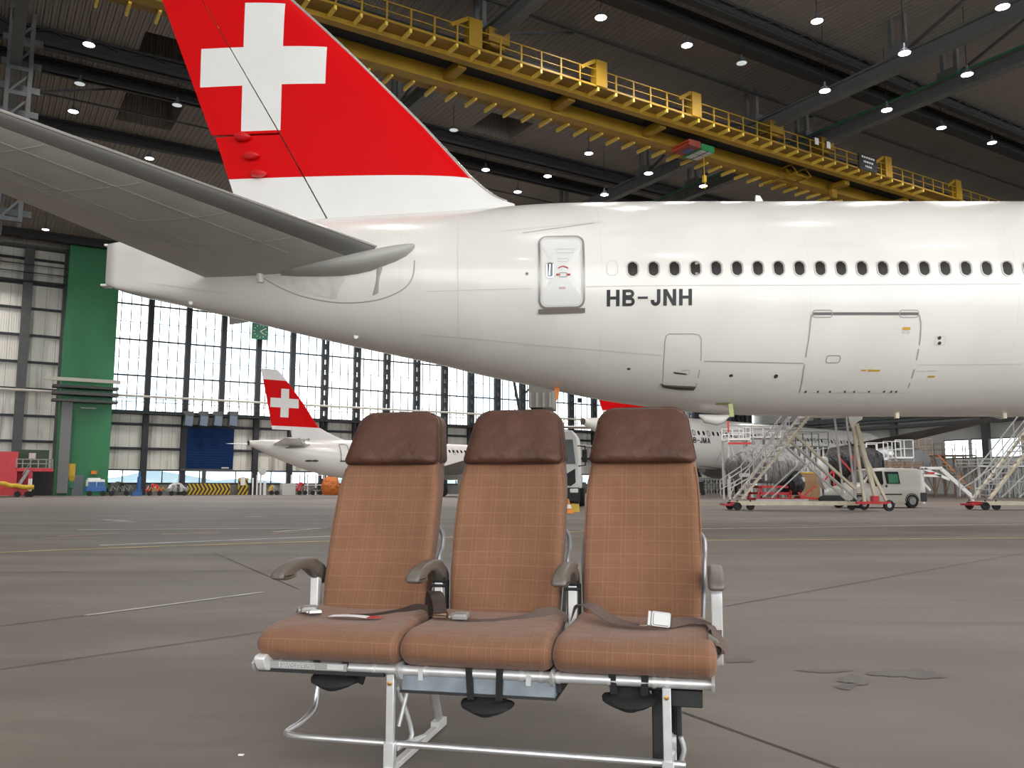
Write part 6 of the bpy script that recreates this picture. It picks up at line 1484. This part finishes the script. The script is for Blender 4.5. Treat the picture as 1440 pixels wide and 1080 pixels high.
# ---- left side: red dock, green block, railing
BW = B0 - 14
def hb(px, py, b=None): return atb(px, py, b or BW)
def hbox(nm, x0, y0, x1, y1, b, depth, m_, par=None):
    p, q_ = atb(x0, y0, b), atb(x1, y1, b); q = MB(); q.b2((p[0], b, max(0, q_[1])), (q_[0], b + depth, p[1])); return hobj(q, nm, m_, par, smooth=False)
REDW = mat('faded_red_panels', (.60, .055, .07), .6, noise=.1, nscale=.6)
RD = hroot('dock_unit', 0, 0, 0, label='big faded red dock wall and stair landing at the left edge', cat='dock')
hbox('red_wall', -40, 634, 22, 697, BW, 4, REDW, RD); hbox('landing_deck', 22, 658, 75, 663, BW, 4, REDW, RD); hbox('deck_post', 40, 663, 44, 696, BW, .4, REDW, RD); hbox('red_back', 22, 663, 41, 697, BW + 2, .4, REDW, RD)
q = MB(); z0, z1 = hb(50, 658)[1], hb(50, 646)[1]
for z in (z1, (z0 + z1) / 2): q.b2((hb(22, 650)[0], BW - .05, z - .05), (hb(75, 650)[0], BW + .05, z + .05))
for x_ in (23, 32, 43, 54, 65, 74): a = hb(x_, 650)[0]; q.b2((a - .05, BW - .05, z0), (a + .05, BW + .05, z1))
q.build('railing', M['greyp'], RD, smooth=False)
q = MB(); a, z = hb(40, 661); a2, z2 = hb(27, 681); q.bar((a, BW - .5, z), (a2, BW - .5, z2), .12, .3); q.bar((a + .2, BW - .5, z + 1), (a2 + .2, BW - .5, z2 + 1), .06); q.build('steps', M['greyp'], RD, smooth=False)
hbox('green_screen', 22, 632, 68, 658, BW + 3.2, .4, mat('olive_green_screen', (.030, .065, .03), .6, noise=.1), RD); hbox('notice', 41, 637, 50, 645, BW + 3.1, .1, M['lightgrey'], RD)
hbox('dark_opening_back', 45, 663, 73, 697, BW + 6, .3, M['black'], RD)
rc = hroot('tow_cart', hb(30, 697, BW - 4)[0], BW - 4, 0, label='red cart with a wavy yellow tow bar in front of the red dock', cat='cart'); rc.location.z = 0
bq = BW - 4; a_ = hb(30, 690, bq)[0]
def la(px, py): h = hb(px, py, bq); return h[0] - a_, h[1]
q = MB(); q.tube([(la(x, y)[0], -.3, la(x, y)[1]) for x, y in ((-10, 681), (4, 680), (14, 683), (24, 683), (32, 685), (47, 685))], .22, 8, smooth=3); q.build('tow_bar', M['yellow'], rc)
for x0_, y0_, x1_, y1_ in ((20, 689, 40, 696), (-10, 686, 20, 697)):
    p, q_ = la(x0_, y0_), la(x1_, y1_); q = MB(); q.b2((p[0], 0, max(.25, q_[1])), (q_[0], 1.4, p[1])); q.build('cart_bed', M['red'], rc, smooth=False)
for x_ in (24, 38, 43): q = MB(); q.lathe([(0, -.1), (.3, -.1), (.3, .1), (0, .1)], (la(x_, 696)[0], 0, .3), 12, axis='Y'); q.build('wheel', M['rubber'], rc)
for x_ in (41, 44): q = MB(); p = la(x_, 673); q.tube([(p[0], .3, .3), (p[0], .3, p[1])], .09, 6); q.build('striped_post', M['white'], rc)
# ---- row of ground equipment along the wall
def cart(nm, px0, px1, pyt, pyg, b, body, label, cat, dep=1.6, extra=None):
    a, _ = hb(px0, pyg, b); a2, _ = hb(px1, pyg, b); zt = hb(px0, pyt, b)[1]; o = hroot(nm, (a + a2) / 2, b, 0, label=label, cat=cat); w = a2 - a
    q = MB(); q.b2((-w / 2, 0, .45), (w / 2, dep, zt * .55)); q.build('chassis', body, o, bevel=.08)
    for s in (-.34, .34): q = MB(); q.lathe([(0, -.12), (.26, -.12), (.3, 0), (.26, .12), (0, .12)], (s * w, -.02, .3), 14, axis='Y'); q.build('wheel', M['rubber'], o)
    if extra: extra(o, w, zt, dep)
    return o
def ex_tug(o, w, zt, d):
    q = MB(); q.b2((-w * .45, .1, zt * .5), (w * .42, d, zt * .92)); q.build('cab', M['white'], o, bevel=.1)
    for x0_, x1_ in ((-.42, -.02), (.02, .40)): q = MB(); q.b2((w * x0_, .02, zt * .45), (w * x1_, .1, zt * .78)); q.build('blue_panel', M['blue'], o, smooth=False)
    q = MB(); q.b2((-w * .4, .2, zt * .92), (w * .2, d, zt)); q.build('roof', M['white'], o, bevel=.06)
def ex_low(m1, m2=None):
    def f(o, w, zt, d):
        rnd = random.Random(int(w * 100)); q = MB(); q.prism([(-w * .45, zt * .5), (-w * .35, zt * .8), (-w * .05, zt), (w * .2, zt * .9), (w * .45, zt * .55)], lambda u, v, t: (u, t, v), .2, d - .2); q.build('hood', m1, o, smooth=False)
        for k in range(3): x_ = w * rnd.uniform(-.42, .3); q = MB(); q.b2((x_, -.05, .5), (x_ + w * .14, .3, zt * rnd.uniform(.6, .95))); q.build('equipment_box', M[rnd.choice(['greyp', 'steel', 'lightgrey', 'black'])], o, smooth=False)
        for k in range(4): x_ = -w * .4 + w * .27 * k; q = MB(); q.tube([(x_, 0, .5), (x_ + .2, -.05, zt * .7), (x_ + .5, 0, zt * .45)], .06, 6); q.build('pipe', m2 or M['greyp'], o)
    return f
cart('tug', 121, 149, 672, 695, B0 - 8, M['blue'], 'white and blue baggage tug parked at the foot of the green pier', 'tug', 2, ex_tug)
cart('generator_cart', 152, 183, 677, 694, B0 - 8, mat('dark_olive', (.06, .07, .05), .6), 'dark olive generator cart right of the blue and white tug', 'cart', 1.6, ex_low(bpy.data.materials['dark_olive']))
cart('air_cart', 207, 228, 680, 694, B0 - 8, M['red'], 'red air-start cart with a yellow hose by the low window strip', 'cart', 1.6, ex_low(M['red'], M['yellow']))
cart('compressor_cart', 237, 263, 678, 695, B0 - 8, M['greyp'], 'silver machinery cart in front of the chevron barrier', 'cart', 1.6, ex_low(M['alu_white'], M['alu']))
a = hb(196, 694, B0 - 7); jk = hroot('aircraft_jack', a[0], B0 - 7, 0, label='blue jack stand with a pale column between the olive and red carts', cat='jack')
q = MB(); q.b2((-.8, 0, .0), (.3, 1.2, .45)); q.build('base', M['blue'], jk, smooth=False); q = MB(); q.tube([(0, .6, .4), (0, .6, 2.2)], .22, 10); q.tube([(0, .6, 2.2), (0, .6, 2.9)], .12, 8); q.build('column', M['blue'], jk)
for s in (-1, 1): q = MB(); q.bar((s * .3, .6, .4), (0, .6, 1.6), .12); q.build('brace', M['blue'], jk, smooth=False)
# right part of the wall
pr_ = hroot('pole_rack', hb(365, 695, B0 - 6)[0], B0 - 6, 0, label='rack of tall white poles standing at the wall left of the small yellow cart', cat='rack')
for k, (x_, y_) in enumerate(((355, 672), (361, 668), (366, 666), (371, 676), (373, 678))):
    a = hb(x_, 694, B0 - 6)[0] - hb(365, 695, B0 - 6)[0]; z = hb(x_, y_, B0 - 6)[1]; q = MB(); q.tube([(a, 0, 0), (a, 0, z)], .10, 6); q.build('pole', M['white'], pr_)
q = MB(); q.lathe([(0, -.1), (.5, -.05), (.5, .05), (0, .1)], (.2, -.2, 3.0), 16, axis='Y'); q.build('reel', M['lightgrey'], pr_)
cart('yellow_cart', 380, 391, 682, 694, B0 - 8, M['yellow'], 'small yellow cart between the white poles and the grey cabinet', 'cart', 1.2, ex_low(M['yellow']))
cart('red_cover_cart', 419, 431, 678, 694, B0 - 8, M['red'], 'cart under a bright red cover below the small airliner belly', 'cart', 1.2, ex_low(M['red']))
cart('dark_cart', 437, 453, 686, 694, B0 - 8, M['steel'], 'low dark cart left of the orange cover', 'cart', 1.2, ex_low(M['steel']))
p = hb(399, 694, B0 - 8); q = MB(); z = hb(399, 680, B0 - 8)[1]; q.b2((-.2, 0, 0), (1.5, 1, z)); o = hobj(q, 'cabinet', M['lightgrey'], smooth=False); o.location = H(p[0], B0 - 8); tag(o, 'grey metal cabinet standing between the yellow cart and the white fence', 'cabinet')
p = hb(465, 694, B0 - 10); q = blob(0, 0, 1.0, 1.1, .8, 1.5, 12); q.v = [(x, y, max(0, z)) for x, y, z in q.v]; o = hobj(q, 'covered_cart', mat('orange_tarpaulin', (.60, .17, .03), .6, bump=1, bscale=2, bd=.4)); o.location = H(p[0], B0 - 10); tag(o, 'cart under a bright orange tarpaulin beside the left seat back', 'covered cart')
fz_ = hroot('wire_fence', hb(409, 694, B0 - 5)[0], B0 - 5, 0, label='white post and rail fence under the small airliner', cat='fence'); q = MB()
a1_ = hb(455, 694, B0 - 5)[0] - hb(409, 694, B0 - 5)[0]; z = hb(430, 668, B0 - 5)[1]
for zz_ in (z, z * .5): q.b2((0, -.04, zz_ - .05), (a1_, .04, zz_ + .05))
q.build('rail', M['white'], fz_, smooth=False)
for k in range(5): x_ = a1_ * k / 4; q = MB(); q.b2((x_ - .07, -.07, 0), (x_ + .07, .07, z)); q.build('fence_post', M['white'], fz_, smooth=False)
# ================================================================ sky
w = bpy.data.worlds.new('overcast_sky'); SC.world = w; w.use_nodes = True; nt = w.node_tree; N, L = nt.nodes, nt.links; bg = N['Background']
tc = N.new('ShaderNodeTexCoord'); t = N.new('ShaderNodeTexNoise'); t.inputs['Scale'].default_value = 5; t.inputs['Detail'].default_value = 3
mp = N.new('ShaderNodeMapping'); mp.inputs['Scale'].default_value = (1, 1, 2.5); L.new(tc.outputs['Generated'], mp.inputs[0]); L.new(mp.outputs[0], t.inputs['Vector'])
r = N.new('ShaderNodeValToRGB'); r.color_ramp.elements[0].position = .38; r.color_ramp.elements[0].color = (.62, .76, .88, 1); r.color_ramp.elements[1].position = .56; r.color_ramp.elements[1].color = (1, .955, .885, 1)
L.new(t.outputs['Fac'], r.inputs[0]); L.new(r.outputs[0], bg.inputs['Color']); bg.inputs['Strength'].default_value = 3.1
SC.view_settings.exposure = 0.53
